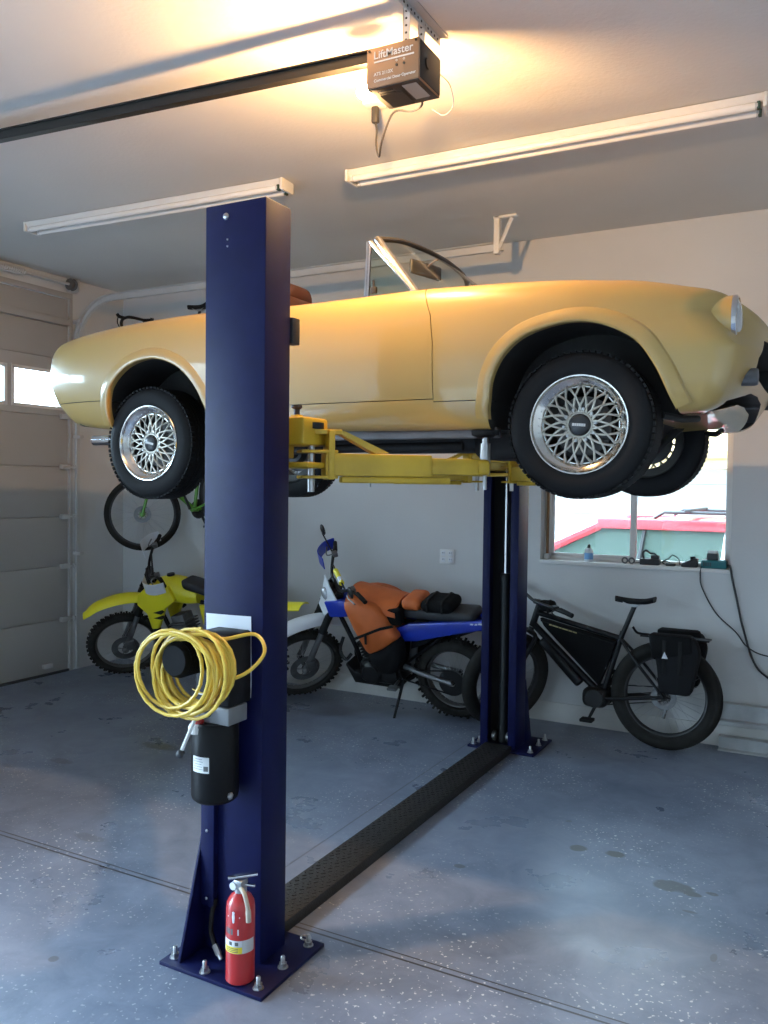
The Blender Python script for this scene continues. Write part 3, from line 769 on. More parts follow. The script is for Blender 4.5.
# cockpit
cp = MB(); ck = [(-2.80, CY-.50), (-2.72, CY-.60), (-1.80, CY-.61), (-1.66, CY-.56), (-1.60, CY-.3), (-1.58, CY), (-1.60, CY+.3), (-1.66, CY+.56), (-1.80, CY+.61), (-2.72, CY+.60), (-2.80, CY+.50)]
cp.prism(ck, 2.16, 3.0, 'xy', mi=2); body = boolean(body, cutter(cp))
def join_into(me, b, mi=0):
    bm = bmesh.new(); bm.from_mesh(me); me2 = b.mesh('x')
    for p in me2.polygons: p.material_index = mi
    bm.from_mesh(me2); bm.to_mesh(me); bm.free(); return me

def side_d(x, z):
    sec = section(x); best = None
    for (a, za), (c, zc_) in zip(sec, sec[1:]):
        if max(a, c) > .6*lerp_tab(T_w, x) and min(za, zc_) <= z <= max(za, zc_) and zc_ != za:
            t = (z-za)/(zc_-za); d = a+(c-a)*t
            if best is None or d > best: best = d
    return best if best else .93*lerp_tab(T_w, x)
# raised lips round the wheel arches
for s in (-1, 1):
    for A, cxw in ((ARCH_F, -.915), (ARCH_R, -3.195)):
        pts = [(a, z) for a, z in A if z > (2.06 if a < -1 and a > -1.5 or a > -3 and a < -2 else 2.095)]
        rows = []
        for i, (a, z) in enumerate(pts):
            p0 = V(pts[max(i-1, 0)]); p1 = V(pts[min(i+1, len(pts)-1)]); tg = (p1-p0).normalized(); nrm = V((-tg.y, tg.x))
            if (V((a, z))-V((cxw, 2.15))).dot(nrm) < 0: nrm = -nrm
            row = []
            for off, out in ((-.003, -.03), (-.003, .002), (.003, .007), (.012, .008), (.030, .006), (.052, .001), (.060, -.008)):
                q = V((a, z))+nrm*off
                xq = min(max(q.x, -4.0), -.3)
                row.append((q.x, CY+s*(side_d(xq, q.y)+out), q.y))
            rows.append(row)
        body = join_into(body, MB().grid(rows))
bo = link('body', body, (M_paint, M_dark, M_trim), None, 32); world_child(bo, car)
for me in doors:
    for p in me.polygons:
        pass
    o = link('door', me, (M_paint, M_dark, M_trim), None, 32); world_child(o, car)
    s = -1 if doors.index(me) == 0 else 1
    b = MB(); yo = CY+s*.812; b.bbox(-2.52, -2.40, min(yo, yo+s*.02), max(yo, yo+s*.02), 2.43, 2.45, .006); wpart(b, 'door_handle', M_chrome, o)

# ---- wheels
def make_wheel():
    wq = bpy.data.objects.new('wheel', None); COL.objects.link(wq); wq.empty_display_size = .05
    # built about the origin, axis y, outer face toward -y
    tw = .185; R_, r_ = .294, .188
    prof = [(r_, .012), (r_+.012, .002), (r_+.03, -.002), (.243, -.004), (.268, .002), (.283, .014), (.291, .028)]
    for g in range(5):
        y = .040+g*.024
        prof += [(.2945, y), (.2945, y+.016), (.287, y+.018), (.287, y+.022)]
    prof += [(.2945, .162), (.291, tw-.028), (.283, tw-.014), (.268, tw-.002), (.243, tw+.004), (r_+.03, tw+.002), (r_+.012, tw-.002), (r_, tw-.012), (r_-.002, tw*.5)]
    b = MB().lathe(prof, (0, 0, 0), 'y', 96, closed=True)
    for k in range(72):
        a = 2*pi*k/72
        for y in (.022, .160):
            m = M4.Rotation(-a, 4, 'Y') @ M4.Translation((.2915, y, 0)); b.box(-.006, .0026, -.013, .013, -.0085, .0085, 0, m)
    ty = b.obj('tyre', M_tyre, wq, 35)
    b = MB().lathe([(.197, .004), (.199, .0), (.196, -.004), (.191, -.003), (.187, .004), (.184, .009), (.170, .020), (.158, .030), (.155, .036), (.152, .036), (.150, .050), (.186, .030), (.193, .012)], (0, 0, 0), 'y', 72, closed=True)
    b.obj('rim', M_lip, wq, 35)
    b = MB().lathe([(.156, .036), (.148, .075), (.145, .172), (.186, .176), (.190, .182), (.193, .176), (.188, .165), (.151, .16), (.153, .08), (.160, .05)], (0, 0, 0), 'y', 72, closed=True)
    b.obj('rim_barrel', mat('barrel_dark', (.05, .047, .042), .5, metal=.5), wq, 35)
    b = MB(); n = 18
    for k in range(n):
        a0 = 2*pi*k/n
        for sg in (-1, 1):
            pts = []
            for j in range(7):
                t = j/6; r = .046+t*(.158-.046); a = a0+sg*(2*pi/n)*1.42*(t**.75); y = .032-.010*sin(t*pi)+.006*t
                pts.append((r*cos(a), y, r*sin(a)))
            b.tube(pts, [.0056, .0052, .0050, .0048, .0048, .0052, .0066], 6)
    b.lathe([(.150, .040), (.160, .034), (.160, .050), (.150, .050)], (0, 0, 0), 'y', 60, closed=True)
    b.lathe([(0, .052), (.052, .052), (.058, .046), (.058, .032), (.050, .024), (.046, .024), (.044, .030), (0, .030)], (0, 0, 0), 'y', 32)
    sp = b.obj('mesh_spokes', M_alloy, wq, 35)
    b = MB()
    for k in range(n*2):
        a = 2*pi*k/(n*2); b.ball((.166*cos(a), .022, .166*sin(a)), .0026, n=6, m=4)
    for k in range(10):
        a = 2*pi*k/10+.1; b.lathe([(0, .018), (.006, .018), (.007, .03), (0, .03)], (.064*cos(a), 0, .064*sin(a)), 'y', 6)
    b.obj('rim_bolt', M_steel, wq, 0)
    b = MB().lathe([(0, .014), (.034, .014), (.040, .018), (.043, .024), (.043, .034), (0, .034)], (0, 0, 0), 'y', 32)
    cpo = b.obj('centre_cap', mat('cap_black', (.02, .02, .021), .3), wq, 35)
    b = MB()
    for i in range(6): b.box(-.027+.009*i, -.027+.009*i+.0078, .0125, .0142, -.0055, .0055, 0, M4.Rotation(.08, 4, 'Y'))
    b.obj('cap_mark', M_white, cpo, 0)
    b = MB().lathe([(0, .085), (.118, .085), (.12, .088), (.12, .096), (.07, .099), (.06, .15), (0, .15)], (0, 0, 0), 'y', 40)
    b.bbox(.05, .118, .065, .125, -.055, .055, .01)
    b.obj('brake_disc', mat('brake_iron', (.10, .095, .09), .5, metal=.6), wq, 35)
    return wq
def copy_tree(o, parent=None):
    c = o.copy(); COL.objects.link(c)
    if parent is not None: c.parent = parent; c.matrix_parent_inverse = o.matrix_parent_inverse.copy()
    for ch in [q for q in bpy.data.objects if q.parent == o]: copy_tree(ch, c)
    return c
w0 = make_wheel()
hubs = [(-.915, 3.300, 2.046, 0), (-3.195, 3.312, 2.003, 0), (-.915, 2*CY-3.300, 2.046, pi), (-3.195, 2*CY-3.312, 2.003, pi)]
for i, (x, y, z, rz) in enumerate(hubs):
    wq = w0 if i == 0 else copy_tree(w0)
    wq.parent = car; wq.matrix_parent_inverse = world_of(car).inverted(); wq.location = (x, y, z); wq.rotation_euler = (0, .13*i, rz)

# ---- windscreen, vent windows
ZB = 2.655
base = spline([(-1.705, CY-.61, ZB+.012), (-1.56, CY-.42, ZB+.012), (-1.455, CY, ZB+.015), (-1.56, CY+.42, ZB+.012), (-1.705, CY+.61, ZB+.012)], 6)
head = spline([(-1.945, CY-.545, 2.955), (-1.895, CY-.36, 2.980), (-1.865, CY, 2.985), (-1.895, CY+.36, 2.980), (-1.945, CY+.545, 2.955)], 6)
rows = []
for k in range(9): rows.append([a.lerp(c, k/8) for a, c in zip(base, head)])
wpart(MB().grid(rows), 'windscreen', M_wsgl, car, 60)
for q in (0, -1): wpart(MB().tube([base[q].lerp(head[q], k/6) for k in range(7)], .024, 8, flat=.7), 'windscreen_pillar', M_chrome, car)
wf = car
wpart(MB().tube(head, .013, 8), 'header_rail', M_black, wf)
wpart(MB().tube(base, .011, 8), 'lower_rail', M_black, wf)
for s in (-1, 1):
    y = CY+s*.635
    A_, B_, C_ = V((-1.952, y+s*-.03, 2.928)), V((-1.945, y, 2.652)), V((-1.70, y, 2.660))
    wv = wpart(MB().tube([A_, B_], .009, 8).tube([B_, C_], .009, 8).tube([C_, A_], .009, 8).tube([A_+V((-.012, 0, 0)), B_+V((-.012, 0, 0))], .008, 6), 'vent_window_frame', M_chrome, car)
    wpart(MB().add([A_, B_, C_, A_+V((0, .003, 0)), B_+V((0, .003, 0)), C_+V((0, .003, 0))], [(0, 1, 2), (5, 4, 3), (0, 3, 4, 1), (1, 4, 5, 2), (2, 5, 3, 0)]), 'vent_glass', M_wsgl, wv, 0)
    wpart(MB().bbox(-1.93, -1.90, y-.006, y+.012, 2.68, 2.71, .004).cyl((-1.915, y, 2.70), (-1.915, y, 2.74), .005, n=8), 'vent_latch', M_black, wv)
b = MB().bbox(-.012, .012, -.125, .125, -.038, .038, .02, mtx=M4.Translation((-1.955, CY+.0, 2.935)) @ M4.Rotation(radians(-14), 4, 'Z'), seg=3)
mr = wpart(b, 'rear_view_mirror', M_black, car)
wpart(MB().tube([(-1.945, CY, 2.95), (-1.90, CY, 2.98), (-1.865, CY, 2.985)], .006, 8), 'mirror_stalk', M_chrome, mr)

# ---- interior
def seat(yc):
    s_ = wpart(MB().bbox(-2.50, -2.04, yc-.22, yc+.22, 2.22, 2.40, .05, seg=4), 'seat', M_trim, car)
    m = M4.Translation((-2.46, yc, 2.37)) @ M4.Rotation(radians(-17), 4, 'Y')
    wpart(MB().bbox(-.07, .07, -.22, .22, 0, .42, .06, mtx=m, seg=4), 'backrest', M_trim, s_)
    wpart(MB().bbox(-.05, .06, -.13, .13, .38, .50, .05, mtx=m, seg=4), 'headrest', M_trim, s_)
seat(CY-.31); seat(CY+.31)
b = MB().bbox(-1.78, -1.60, CY-.56, CY+.56, 2.50, 2.655, .04, seg=3); wpart(b, 'dashboard', mat('dash_black', (.02, .018, .016), .6), car)
m = M4.Translation((-1.95, CY-.31, 2.565)) @ M4.Rotation(radians(-66), 4, 'Y')
b = MB(); pts = [m @ V((.165*cos(a*pi/20), .165*sin(a*pi/20), 0)) for a in range(40)]; b.tube(pts, .011, 8, closed=True)
stw = wpart(b, 'steering_wheel', M_black, car)
b = MB()
for a in (0.6, pi-.6, -pi/2): b.tube([m @ V((.0, 0, -.02)), m @ V((.16*cos(a), .16*sin(a), 0))], .008, 6)
b.tube([m @ V((0, 0, -.005)), m @ V((0, 0, -.30))], .022, 10)
wpart(b, 'steering_column', M_steel, stw)
b = MB(); rows = []
for k in range(13):
    a = pi*k/12; rows.append([(-2.80-.10*sin(a)*.6-.03*j, CY-.56*cos(a)*(1+.0*j), 2.655+(.035+.05*sin(a))*sin(pi*j/4)) for j in range(5)])
b.grid(rows); wpart(b, 'folded_top', mat('black_canvas', (.02, .02, .02), .85, bump=(90, .3)), car, 60)

# ---- lamps, nose, tail, underside
for s in (-1, 1):
    yc = CY+s*.605
    b = MB().lathe([(0, -.003), (.090, -.003), (.097, -.003), (.097, .0), (.096, .012), (.088, .016), (.084, .010), (0, .006)], (-.366, yc, 2.434), 'x', 36)
    h = wpart(b, 'headlight', M_chrome, car)
    wpart(MB().lathe([(0, -.16), (.088, -.16), (.0955, -.02), (.0955, -.004), (0, -.004)], (-.366, yc, 2.434), 'x', 36), 'headlight_bucket', M_paint, h)
    wpart(MB().lathe([(0, .03), (.03, .028), (.06, .022), (.083, .011), (0, .0)], (-.366, yc, 2.434), 'x', 32), 'headlight_lens', M_lens, h)
    b = MB().lathe([(0, -.08), (.030, -.08), (.034, .03), (.030, .042), (0, .045)], (-.325, CY+s*.56, 2.225), 'x', 20); wpart(b, 'bumper_mount', M_grey, car)
    b = MB().lathe([(0, -.06), (.020, -.06), (.022, .03), (0, .034)], (-.38, CY+s*.32, 2.20), 'x', 16); wpart(b, 'tow_eye', M_grey, car)
    b = MB().bbox(-4.085, -4.02, CY+s*.46-.09, CY+s*.46+.09, 2.34, 2.43, .02, seg=3); wpart(b, 'tail_lamp', M_tail, car)
gr = MB()
for k in range(5): gr.bbox(-.42-.01*(4-k), -.41-.01*(4-k), CY-.46, CY+.46, 2.25+k*.026, 2.257+k*.026, .002)
wpart(gr, 'grille', M_black, car)
# underside: floor rails, gearbox, axle, suspension arms, exhaust
M_prim = mat('primer_grey', (.16, .16, .165), .6, noise=(8, .2))
for s in (-1, 1):
    wpart(MB().bbox(-2.70, -1.28, CY+s*.66-.03, CY+s*.66+.03, 2.005, 2.05, .008), 'sill_rail', M_prim, car)
b = MB(); b.bbox(-1.60, -.95, CY-.19, CY+.19, 1.93, 2.10, .05, seg=3).bbox(-2.3, -1.5, CY-.13, CY+.13, 1.97, 2.1, .05, seg=3).bbox(-1.25, -.85, CY-.13, CY+.13, 1.90, 1.98, .03)
b.bbox(-3.85, -3.5, CY-.30, CY+.30, 2.065, 2.16, .03, seg=3)
b.cyl((-2.3, CY, 2.03), (-3.2, CY, 2.005), .035)
wpart(b, 'drivetrain', M_dark, car)
b = MB(); b.cyl((-3.195, 3.45, 2.003), (-3.195, 2*CY-3.45, 2.003), .038); b.ball((-3.195, CY, 2.003), .12, n=20, m=14)
wpart(b, 'rear_axle', M_dark, car)
for s in (-1, 1):
    b = MB(); b.tube([(-.70, CY+s*.30, 2.10), (-.90, CY+s*.62, 1.97)], .022, 8).tube([(-1.12, CY+s*.30, 2.10), (-.92, CY+s*.62, 1.97)], .022, 8).cyl((-.915, CY+s*.62, 1.95), (-.915, CY+s*.55, 2.25), .028).cyl((-.915, CY+s*.58, 2.046), (-.915, CY+s*.68, 2.046), .05)
    b.tube([(-.62, CY+s*.62, 2.085), (-.56, CY+s*.52, 2.075), (-.52, CY+s*.40, 2.085)], .014, 8)
    wpart(b, 'suspension_arm', M_dark, car)
ex = MB().tube(spline([(-1.6, CY-.3, 1.99), (-2.4, CY-.33, 1.98), (-3.0, CY-.34, 1.965), (-3.40, CY-.40, 2.02), (-3.74, CY-.42, 2.035)], 5), .022, 12)
exo = wpart(ex, 'exhaust_pipe', M_dark, car)
wpart(MB().lathe([(.026, 0), (.030, 0), (.030, .16), (.026, .16)], (-3.925, CY-.43, 2.043), 'x', 20, closed=True).cyl((-3.80, CY-.43, 2.043), (-3.70, CY-.42, 2.035), .027), 'tail_pipe', M_chrome, exo)
# ================================================================ bicycles and motorcycles
M_bk = mat('bike_black', (0.006, 0.006, 0.007), 0.42, spec=.3, coat=.1)
M_bt = mat('bike_tyre', (0.016, 0.015, 0.013), 0.8, spec=.25, noise=(25, .2))
M_mt = mat('dusty_tyre', (0.025, 0.0235, 0.021), 0.85, spec=.2, noise=(14, .3))
M_spoke = mat('spoke_steel', (0.50, 0.50, 0.50), 0.35, metal=.8)
M_rimb = mat('black_rim', (0.022, 0.022, 0.023), 0.4)
M_rims = mat('alloy_rim', (0.15, 0.145, 0.14), 0.4, metal=.6)
M_green = mat('green_bike_paint', (0.10, 0.30, 0.025), 0.3, coat=.4)
M_cloth = mat('black_nylon', (0.0055, 0.0055, 0.006), 0.85, spec=.2, bump=(300, .2))
M_clothg = mat('charcoal_nylon', (0.010, 0.010, 0.011), 0.85, spec=.2, bump=(200, .2))
M_white2 = mat('white_plastic', (0.72, 0.73, 0.75), 0.35)
M_mblue = mat('moto_blue', (0.012, 0.035, 0.36), 0.28, coat=.5)
M_myel = mat('moto_yellow', (0.80, 0.69, 0.02), 0.38, coat=.2)
M_alu = mat('cast_alloy', (0.17, 0.17, 0.17), 0.45, metal=.7, noise=(20, .2))
M_eng = mat('engine_black', (0.012, 0.012, 0.012), 0.5, metal=.3)
M_seat = mat('seat_grey', (0.028, 0.029, 0.032), 0.6, bump=(150, .15))
M_orange = mat('orange_fabric', (0.52, 0.115, 0.022), 0.6, noise=(7, .12), bump=(14, .5))

def spin(axis_pt, axis_dir, ang):
    return M4.Translation(V(axis_pt)) @ M4.Rotation(ang, 4, V(axis_dir)) @ M4.Translation(-V(axis_pt))

def wheel_parts(par, name, c, r, tw, rim_r, tyre_m, rim_m, n_sp, hub_w, mtx=None, knobs=0, disc=None, label=None, hub_m=None):
    """spoked wheel in the bike's frame: axle along y, an Empty part with tyre, rim, spokes and hub under it"""
    wq = bpy.data.objects.new(name, None); COL.objects.link(wq); wq.empty_display_size = .05; attach(wq, par)
    wq.matrix_basis = (mtx or M4.Identity(4)) @ M4.Translation(V(c))
    h = tw/2
    prof = []
    for k in range(13):
        a = -pi*.62+k*(2*pi*.62)/12; prof.append((r-h+h*cos(a), h*sin(a)))
    b = MB().lathe([(p[0], p[1]) for p in prof]+[(rim_r+.004, h*.55), (rim_r+.004, -h*.55)], (0, 0, 0), 'y', 56, closed=True)
    if knobs:
        for k in range(knobs):
            a = 2*pi*k/knobs
            for (yy, rr, tl) in ((-.30*tw, r-.006, .5), (.30*tw, r-.006, -.5), (0, r+.003, 0)):
                m = M4.Rotation(-a-(.5*2*pi/knobs if yy == 0 else 0), 4, 'Y') @ M4.Translation((rr, yy, 0)) @ M4.Rotation(tl*1.2, 4, 'Z')
                b.box(-.008, .008, -.16*tw, .16*tw, -.009, .009, 0, m)
    b.obj('tyre', tyre_m, wq, 50)
    MB().lathe([(rim_r+.006, -h*.55), (rim_r+.006, h*.55), (rim_r-.004, h*.5), (rim_r-.014, 0), (rim_r-.004, -h*.5)], (0, 0, 0), 'y', 56, closed=True).obj('rim', rim_m, wq, 40)
    b = MB()
    for k in range(n_sp):
        a = 2*pi*k/n_sp; sg = 1 if k % 2 else -1; y = hub_w/2*(1 if (k//2) % 2 else -1); a2 = a+sg*.9
        b.tube([(.022*cos(a2), y, .022*sin(a2)), ((rim_r-.006)*cos(a), 0, (rim_r-.006)*sin(a))], .0014, 4)
    b.obj('spokes', M_spoke, wq, 0)
    b = MB().lathe([(0, -hub_w/2-.012), (.010, -hub_w/2-.012), (.010, -hub_w/2-.004), (.026, -hub_w/2-.003), (.026, -hub_w/2+.003), (.016, -hub_w/2+.012), (.016, hub_w/2-.012), (.026, hub_w/2-.003), (.026, hub_w/2+.003), (.010, hub_w/2+.004), (.010, hub_w/2+.012), (0, hub_w/2+.012)], (0, 0, 0), 'y', 20)
    b.obj('hub', hub_m or M_eng, wq, 40)
    if disc:
        b = MB().lathe([(disc*.55, hub_w/2+.006), (disc, hub_w/2+.006), (disc, hub_w/2+.010), (disc*.55, hub_w/2+.010)], (0, 0, 0), 'y', 32, closed=True)
        for k in range(5):
            a = 2*pi*k/5; b.tube([(.02*cos(a), hub_w/2+.008, .02*sin(a)), (disc*.6*cos(a+.3), hub_w/2+.008, disc*.6*sin(a+.3))], .004, 5)
        b.obj('brake_disc', M_alu, wq, 40)
    return wq

def bicycle(name, label, loc, rot, P):
    """x forward, y to the rider's left, z up; origin on the ground under the rear axle"""
    root = thing(name, label, 'bicycle', loc, rot)
    r, fr = P['r'], P['frame']
    R_ = V((0, 0, r)); F_ = V((P['wb'], 0, P.get('rf', r))); B_ = V(P['bb']); S_ = V(P['st']); HT = V(P['ht']); HB = V(P['hb'])
    ax = (HT-HB).normalized(); st = spin(HB, ax, P['steer']); tr = P.get('tube', .016)
    def sp(b, nm, m, par=None, smooth=40, steered=False):
        if steered: b.v = [tuple(st @ V(p)) for p in b.v]
        return b.obj(nm, m, par or root, smooth)
    b = MB()
    b.tube([HT, HB], tr*1.25, 12).tube([HB.lerp(HT, .15), B_], tr*1.25, 12).tube([HT.lerp(HB, .2), S_], tr, 12).tube([B_, S_+(S_-B_).normalized()*.05], tr, 12)
    b.cyl(B_-V((0, .04, 0)), B_+V((0, .04, 0)), tr*1.4)
    hw = P['hw']/2
    for s in (-1, 1):
        b.tube(spline([B_+V((0, s*.03, 0)), B_+V((-.08, s*(hw*.8), .0)), R_+V((.0, s*hw, 0))], 5), tr*.62, 8)
        b.tube(spline([S_+V((0, s*.012, 0)), S_.lerp(R_, .35)+V((0, s*hw*.8, 0)), R_+V((0, s*hw, 0))], 5), tr*.52, 8)
    b.cyl(S_.lerp(R_, .3)-V((0, hw*.7, 0)), S_.lerp(R_, .3)+V((0, hw*.7, 0)), tr*.5)
    sp(b, 'frame', fr)
    b = MB(); cr = F_+(HB-F_)*.80; cr = HB+(F_-HB)*.10
    b.tube([HB-ax*.01, cr], tr*1.1, 10)
    for s in (-1, 1):
        b.tube(spline([cr, cr+V((.0, s*(P['hwf']/2+.004), -.015)), cr.lerp(F_, .35)+V((0, s*(P['hwf']/2+.012), 0)), F_+V((0, s*(P['hwf']/2), 0))], 5), [tr*1.0]*16 if False else tr*.85, 8)
    b.tube([HT, HT+ax*.035], tr*1.2, 10)
    sp(b, 'fork', P.get('fork', fr), steered=True)
    wheel_parts(root, 'wheel', R_, r, P['tw'], P['rim'], P.get('tyre', M_bt), P['rimm'], P['nsp'], P['hw']*.8, None, 0, P.get('disc'))
    wheel_parts(root, 'wheel', F_, P.get('rf', r), P['tw'], P['rim'], P.get('tyre', M_bt), P['rimm'], P['nsp'], P['hwf']*.8, st, 0, P.get('disc'), hub_m=P.get('hubm'))
    # cockpit
    H0 = HT+ax*.05+V((.0, 0, 0)); SC = H0+V((P['stem'], 0, P.get('stemz', .02)))
    b = MB().tube([HT+ax*.02, HT+ax*.07], tr*1.1, 10).tube([H0, SC], tr, 10); w_ = P['barw']/2
    sp(b, 'stem', M_bk, steered=True)
    b = MB()
    if P['bar'] == 'flat':
        b.tube(spline([SC+V((-.05, -w_, .02)), SC+V((-.015, -w_*.45, .012)), SC, SC+V((-.015, w_*.45, .012)), SC+V((-.05, w_, .02))], 6), .0125, 10)
        hb = sp(b, 'handlebar', M_bk, steered=True)
        for s in (-1, 1):
            g = MB().tube([SC+V((-.043, s*(w_-.12), .018)), SC+V((-.052, s*(w_+.005), .021))], .018, 12); sp(g, 'grip', M_rubber, hb, steered=True)
            g = MB().tube(spline([SC+V((-.03, s*(w_-.15), .015)), SC+V((.02, s*(w_-.13), .0)), SC+V((.02, s*(w_-.03), -.01))], 4), .006, 6).bbox(*[q for a, e in zip(SC+V((-.03, s*(w_-.16), .02)), (.022, .022, .016)) for q in (a-e, a+e)], .006)
            sp(g, 'brake_lever', M_bk, hb, steered=True)
    else:
        for s in (-1, 1):
            b.tube(spline([SC, SC+V((0, s*w_*.8, 0)), SC+V((.04, s*w_, 0)), SC+V((.095, s*w_, -.02)), SC+V((.105, s*w_, -.07)), SC+V((.06, s*w_, -.125)), SC+V((-.03, s*w_, -.13))], 5), .0145, 10)
        hb = sp(b, 'handlebar', M_bk, steered=True)
        for s in (-1, 1):
            g = MB().tube(spline([SC+V((.07, s*w_, -.005)), SC+V((.125, s*w_, .012)), SC+V((.15, s*w_, .035))], 4), .016, 10).tube(spline([SC+V((.14, s*w_, .015)), SC+V((.15, s*w_, -.04)), SC+V((.12, s*w_, -.10))], 4), .006, 6)
            sp(g, 'brake_hood', M_rubber, hb, steered=True)
    # saddle
    sd = (S_-B_).normalized(); T_ = V(P['saddle'])
    sp(MB().tube([S_, T_+V((0, 0, -.045))], tr*.85, 12), 'seatpost', P.get('post', M_bk))
    rows = []
    for k in range(13):
        t = k/12; x = .135-.27*t; w2 = .022+.052*max(0, (t-.35)/.65)**1.2; zz = .012*sin(pi*t)*-1+.010*(t > .8)*(t-.8)*5
        rows.append([T_+V((x, w2*cos(a*pi/6)*(1 if a in (0, 6) else 1), zz+(.016*sin(a*pi/6)))) for a in range(0, 7)]+[T_+V((x, w2*.8*cos(pi+a*pi/6), zz-.016+(.010*sin(pi+a*pi/6)))) for a in range(0, 7)])
    b = MB().grid(rows, closev=True); n = len(rows[0]); b.add(rows[0], [tuple(range(n))]); b.add(rows[-1], [tuple(range(n))[::-1]])
    sa = sp(b, 'saddle', M_rubber)
    b = MB()
    for s in (-1, 1): b.tube(spline([T_+V((.11, s*.008, -.012)), T_+V((.04, s*.02, -.04)), T_+V((-.03, s*.02, -.04)), T_+V((-.11, s*.035, -.008))], 4), .0035, 6)
    b.bbox(T_.x-.02, T_.x+.02, -.025, .025, T_.z-.055, T_.z-.036, .004)
    sp(b, 'saddle_rails', M_steel, sa)
    # drivetrain
    ca = P.get('crank', 0.9)
    b = MB().lathe([(.02, .0), (P['ring'], 0), (P['ring'], .004), (.02, .004)], B_+V((0, -.055, 0)), 'y', 40, closed=True)
    for k in range(5): b.tube([B_+V((0, -.052, 0)), B_+V(((P['ring']-.004)*cos(k*1.257), -.053, (P['ring']-.004)*sin(k*1.257)))], .006, 6)
    cs = sp(b, 'chainring', M_eng)
    for s in (1, -1):
        d = V((cos(ca), 0, sin(ca)))*(.17*s); e = B_+V((0, s*.085, 0))+d
        b = MB().tube([B_+V((0, s*.06, 0)), e], [.014, .010], 8); q = sp(b, 'crank', M_eng)
        b = MB().bbox(e.x-.045, e.x+.045, min(e.y, e.y+s*.09), max(e.y, e.y+s*.09), e.z-.011, e.z+.011, .006); sp(b, 'pedal', M_rubber, q)
    b = MB(); cy = -.05
    b.lathe([(.012, -.02), (.048, -.012), (.042, .0), (.030, .012), (.012, .012)], R_+V((0, cy, 0)), 'y', 24, closed=True)
    pts = [B_+V((0, cy, 0))+V((P['ring']*cos(a), 0, P['ring']*sin(a))) for a in [pi/2-k*pi/8 for k in range(9)]]+[R_+V((-.0, cy, -.048)), R_+V((-.045, cy, 0)), R_+V((0, cy, .046))]
    b.tube(pts, .0045, 5, closed=True)
    sp(b, 'chain', M_eng)
    b = MB().bbox(-.02, .025, cy-.012, cy+.012, r-.09, r-.03, .006).tube([R_+V((.0, cy, -.08)), R_+V((.02, cy, -.17))], .012, 8); sp(b, 'rear_derailleur', P.get('der', M_alu))
    return root, st, sp

# ---- fat tyre bike by the window
FX, FY_ = -1.02, 6.0
fat, st, sp = bicycle('fat_tire_bike', 'black fat-tyred electric bicycle with a frame bag, parked below the window', (FX, FY_, 0), (radians(2), 0, pi),
    dict(r=.372, rf=.372, wb=1.17, tw=.105, rim=.272, rimm=M_rimb, nsp=32, hw=.17, hwf=.14, bb=(.435, 0, .315), st=(.315, 0, .735), ht=(.925, 0, .895), hb=(.965, 0, .765), frame=M_bk, steer=radians(56), tube=.020,
         bar='flat', barw=.74, stem=.05, stemz=.02, saddle=(.225, 0, 1.02), ring=.075, crank=-1.15, disc=.085))
b = MB().bbox(.385, .565, -.09, .09, .235, .375, .05, seg=4).lathe([(0, -.015), (.062, -.012), (.066, 0), (.062, .012), (0, .015)], (.47, .085, .305), 'y', 28)
sp(b, 'motor_housing', M_eng)
b = MB(); d0, d1 = V((.865, 0, .70)), V((.515, 0, .355)); D = (d1-d0).normalized(); N = V((D.z, 0, -D.x))
if N.z > 0: N = -N
m = M4.Identity(4)
for i in range(3): m[i][0] = D[i]; m[i][1] = (0, 1, 0)[i]; m[i][2] = N[i]; m[i][3] = d0[i]
b.bbox(0, .42, -.035, .035, .0, .07, .02, mtx=m, seg=3); sp(b, 'battery', M_bk)
b = MB()
for s in (-1, 1):
    b.tube([(-.28, s*.06, .775), (.17, s*.06, .775)], .006, 6).tube([(0, s*.09, .40), (-.02, s*.07, .775)], .006, 6).tube([(-.0, s*.09, .40), (-.17, s*.07, .775)], .006, 6)
b.box(-.28, .12, -.055, .055, .772, .780); b.tube(spline([(.12, 0, .78), (.20, 0, .785), (.235, 0, .825)], 4), .009, 8)
sp(b, 'luggage_rack', M_bk)
b = MB(); rows = []
for k in range(9): 
    a = radians(20+k*14); rows.append([(1.17+(.41)*cos(a), y, .372+.41*sin(a)+(.006 if abs(y) < .03 else 0)) for y in (-.05, -.025, 0, .025, .05)])
b2 = MB().tube(spline([(.955, -.0, .72), (.90, 0, .64), (.84, 0, .60)], 4), .012, 6)
b2.v = [tuple(st @ V(p)) for p in b2.v]; b2.obj('mud_flap', M_rubber, fat)
def fat_world(p): return world_of(fat) @ V(p)
def bagobj(name, label, cat, polys, root, m, group=None):
    """fabric bag standing in a bike's frame: polygon in the bike's xz plane with a thickness"""
    t = thing(name, label, cat, root.location, root.rotation_euler, group)
    return t
fb = bagobj('frame_bag', 'black triangular bag filling the frame of the fat-tyred bicycle', 'bag', None, fat, None)
b = MB().prism([(.335, .715), (.455, .385), (.87, .775), (.905, .835)], -.036, .036, 'xz', r=.014); b.obj('bag_body', M_cloth, fb)
b = MB().tube([(.36, .039, .700), (.89, .039, .815)], .004, 6); b.obj('zip', M_rubber, fb)
b = MB().box(.66, .85, .036, .0385, .772, .778, 0, M4.Translation((0, 0, 0))); 
b = MB(); m = M4.Translation((.62, .0395, .745)) @ M4.Rotation(-atan2(.12, .57), 4, 'Y')
for k, (x0, x1) in enumerate(((0, .03), (.035, .06), (.065, .11), (.115, .135), (.14, .185), (.19, .21))): b.box(x0, x1, 0, .0015, .0, .012, 0, m)
b.obj('bag_lettering', mat('gold_print', (.45, .36, .16), .5), fb, 0)
hbg = bagobj('stem_bag', 'small black pouch strapped behind the handlebar of the fat-tyred bicycle', 'bag', None, fat, None)
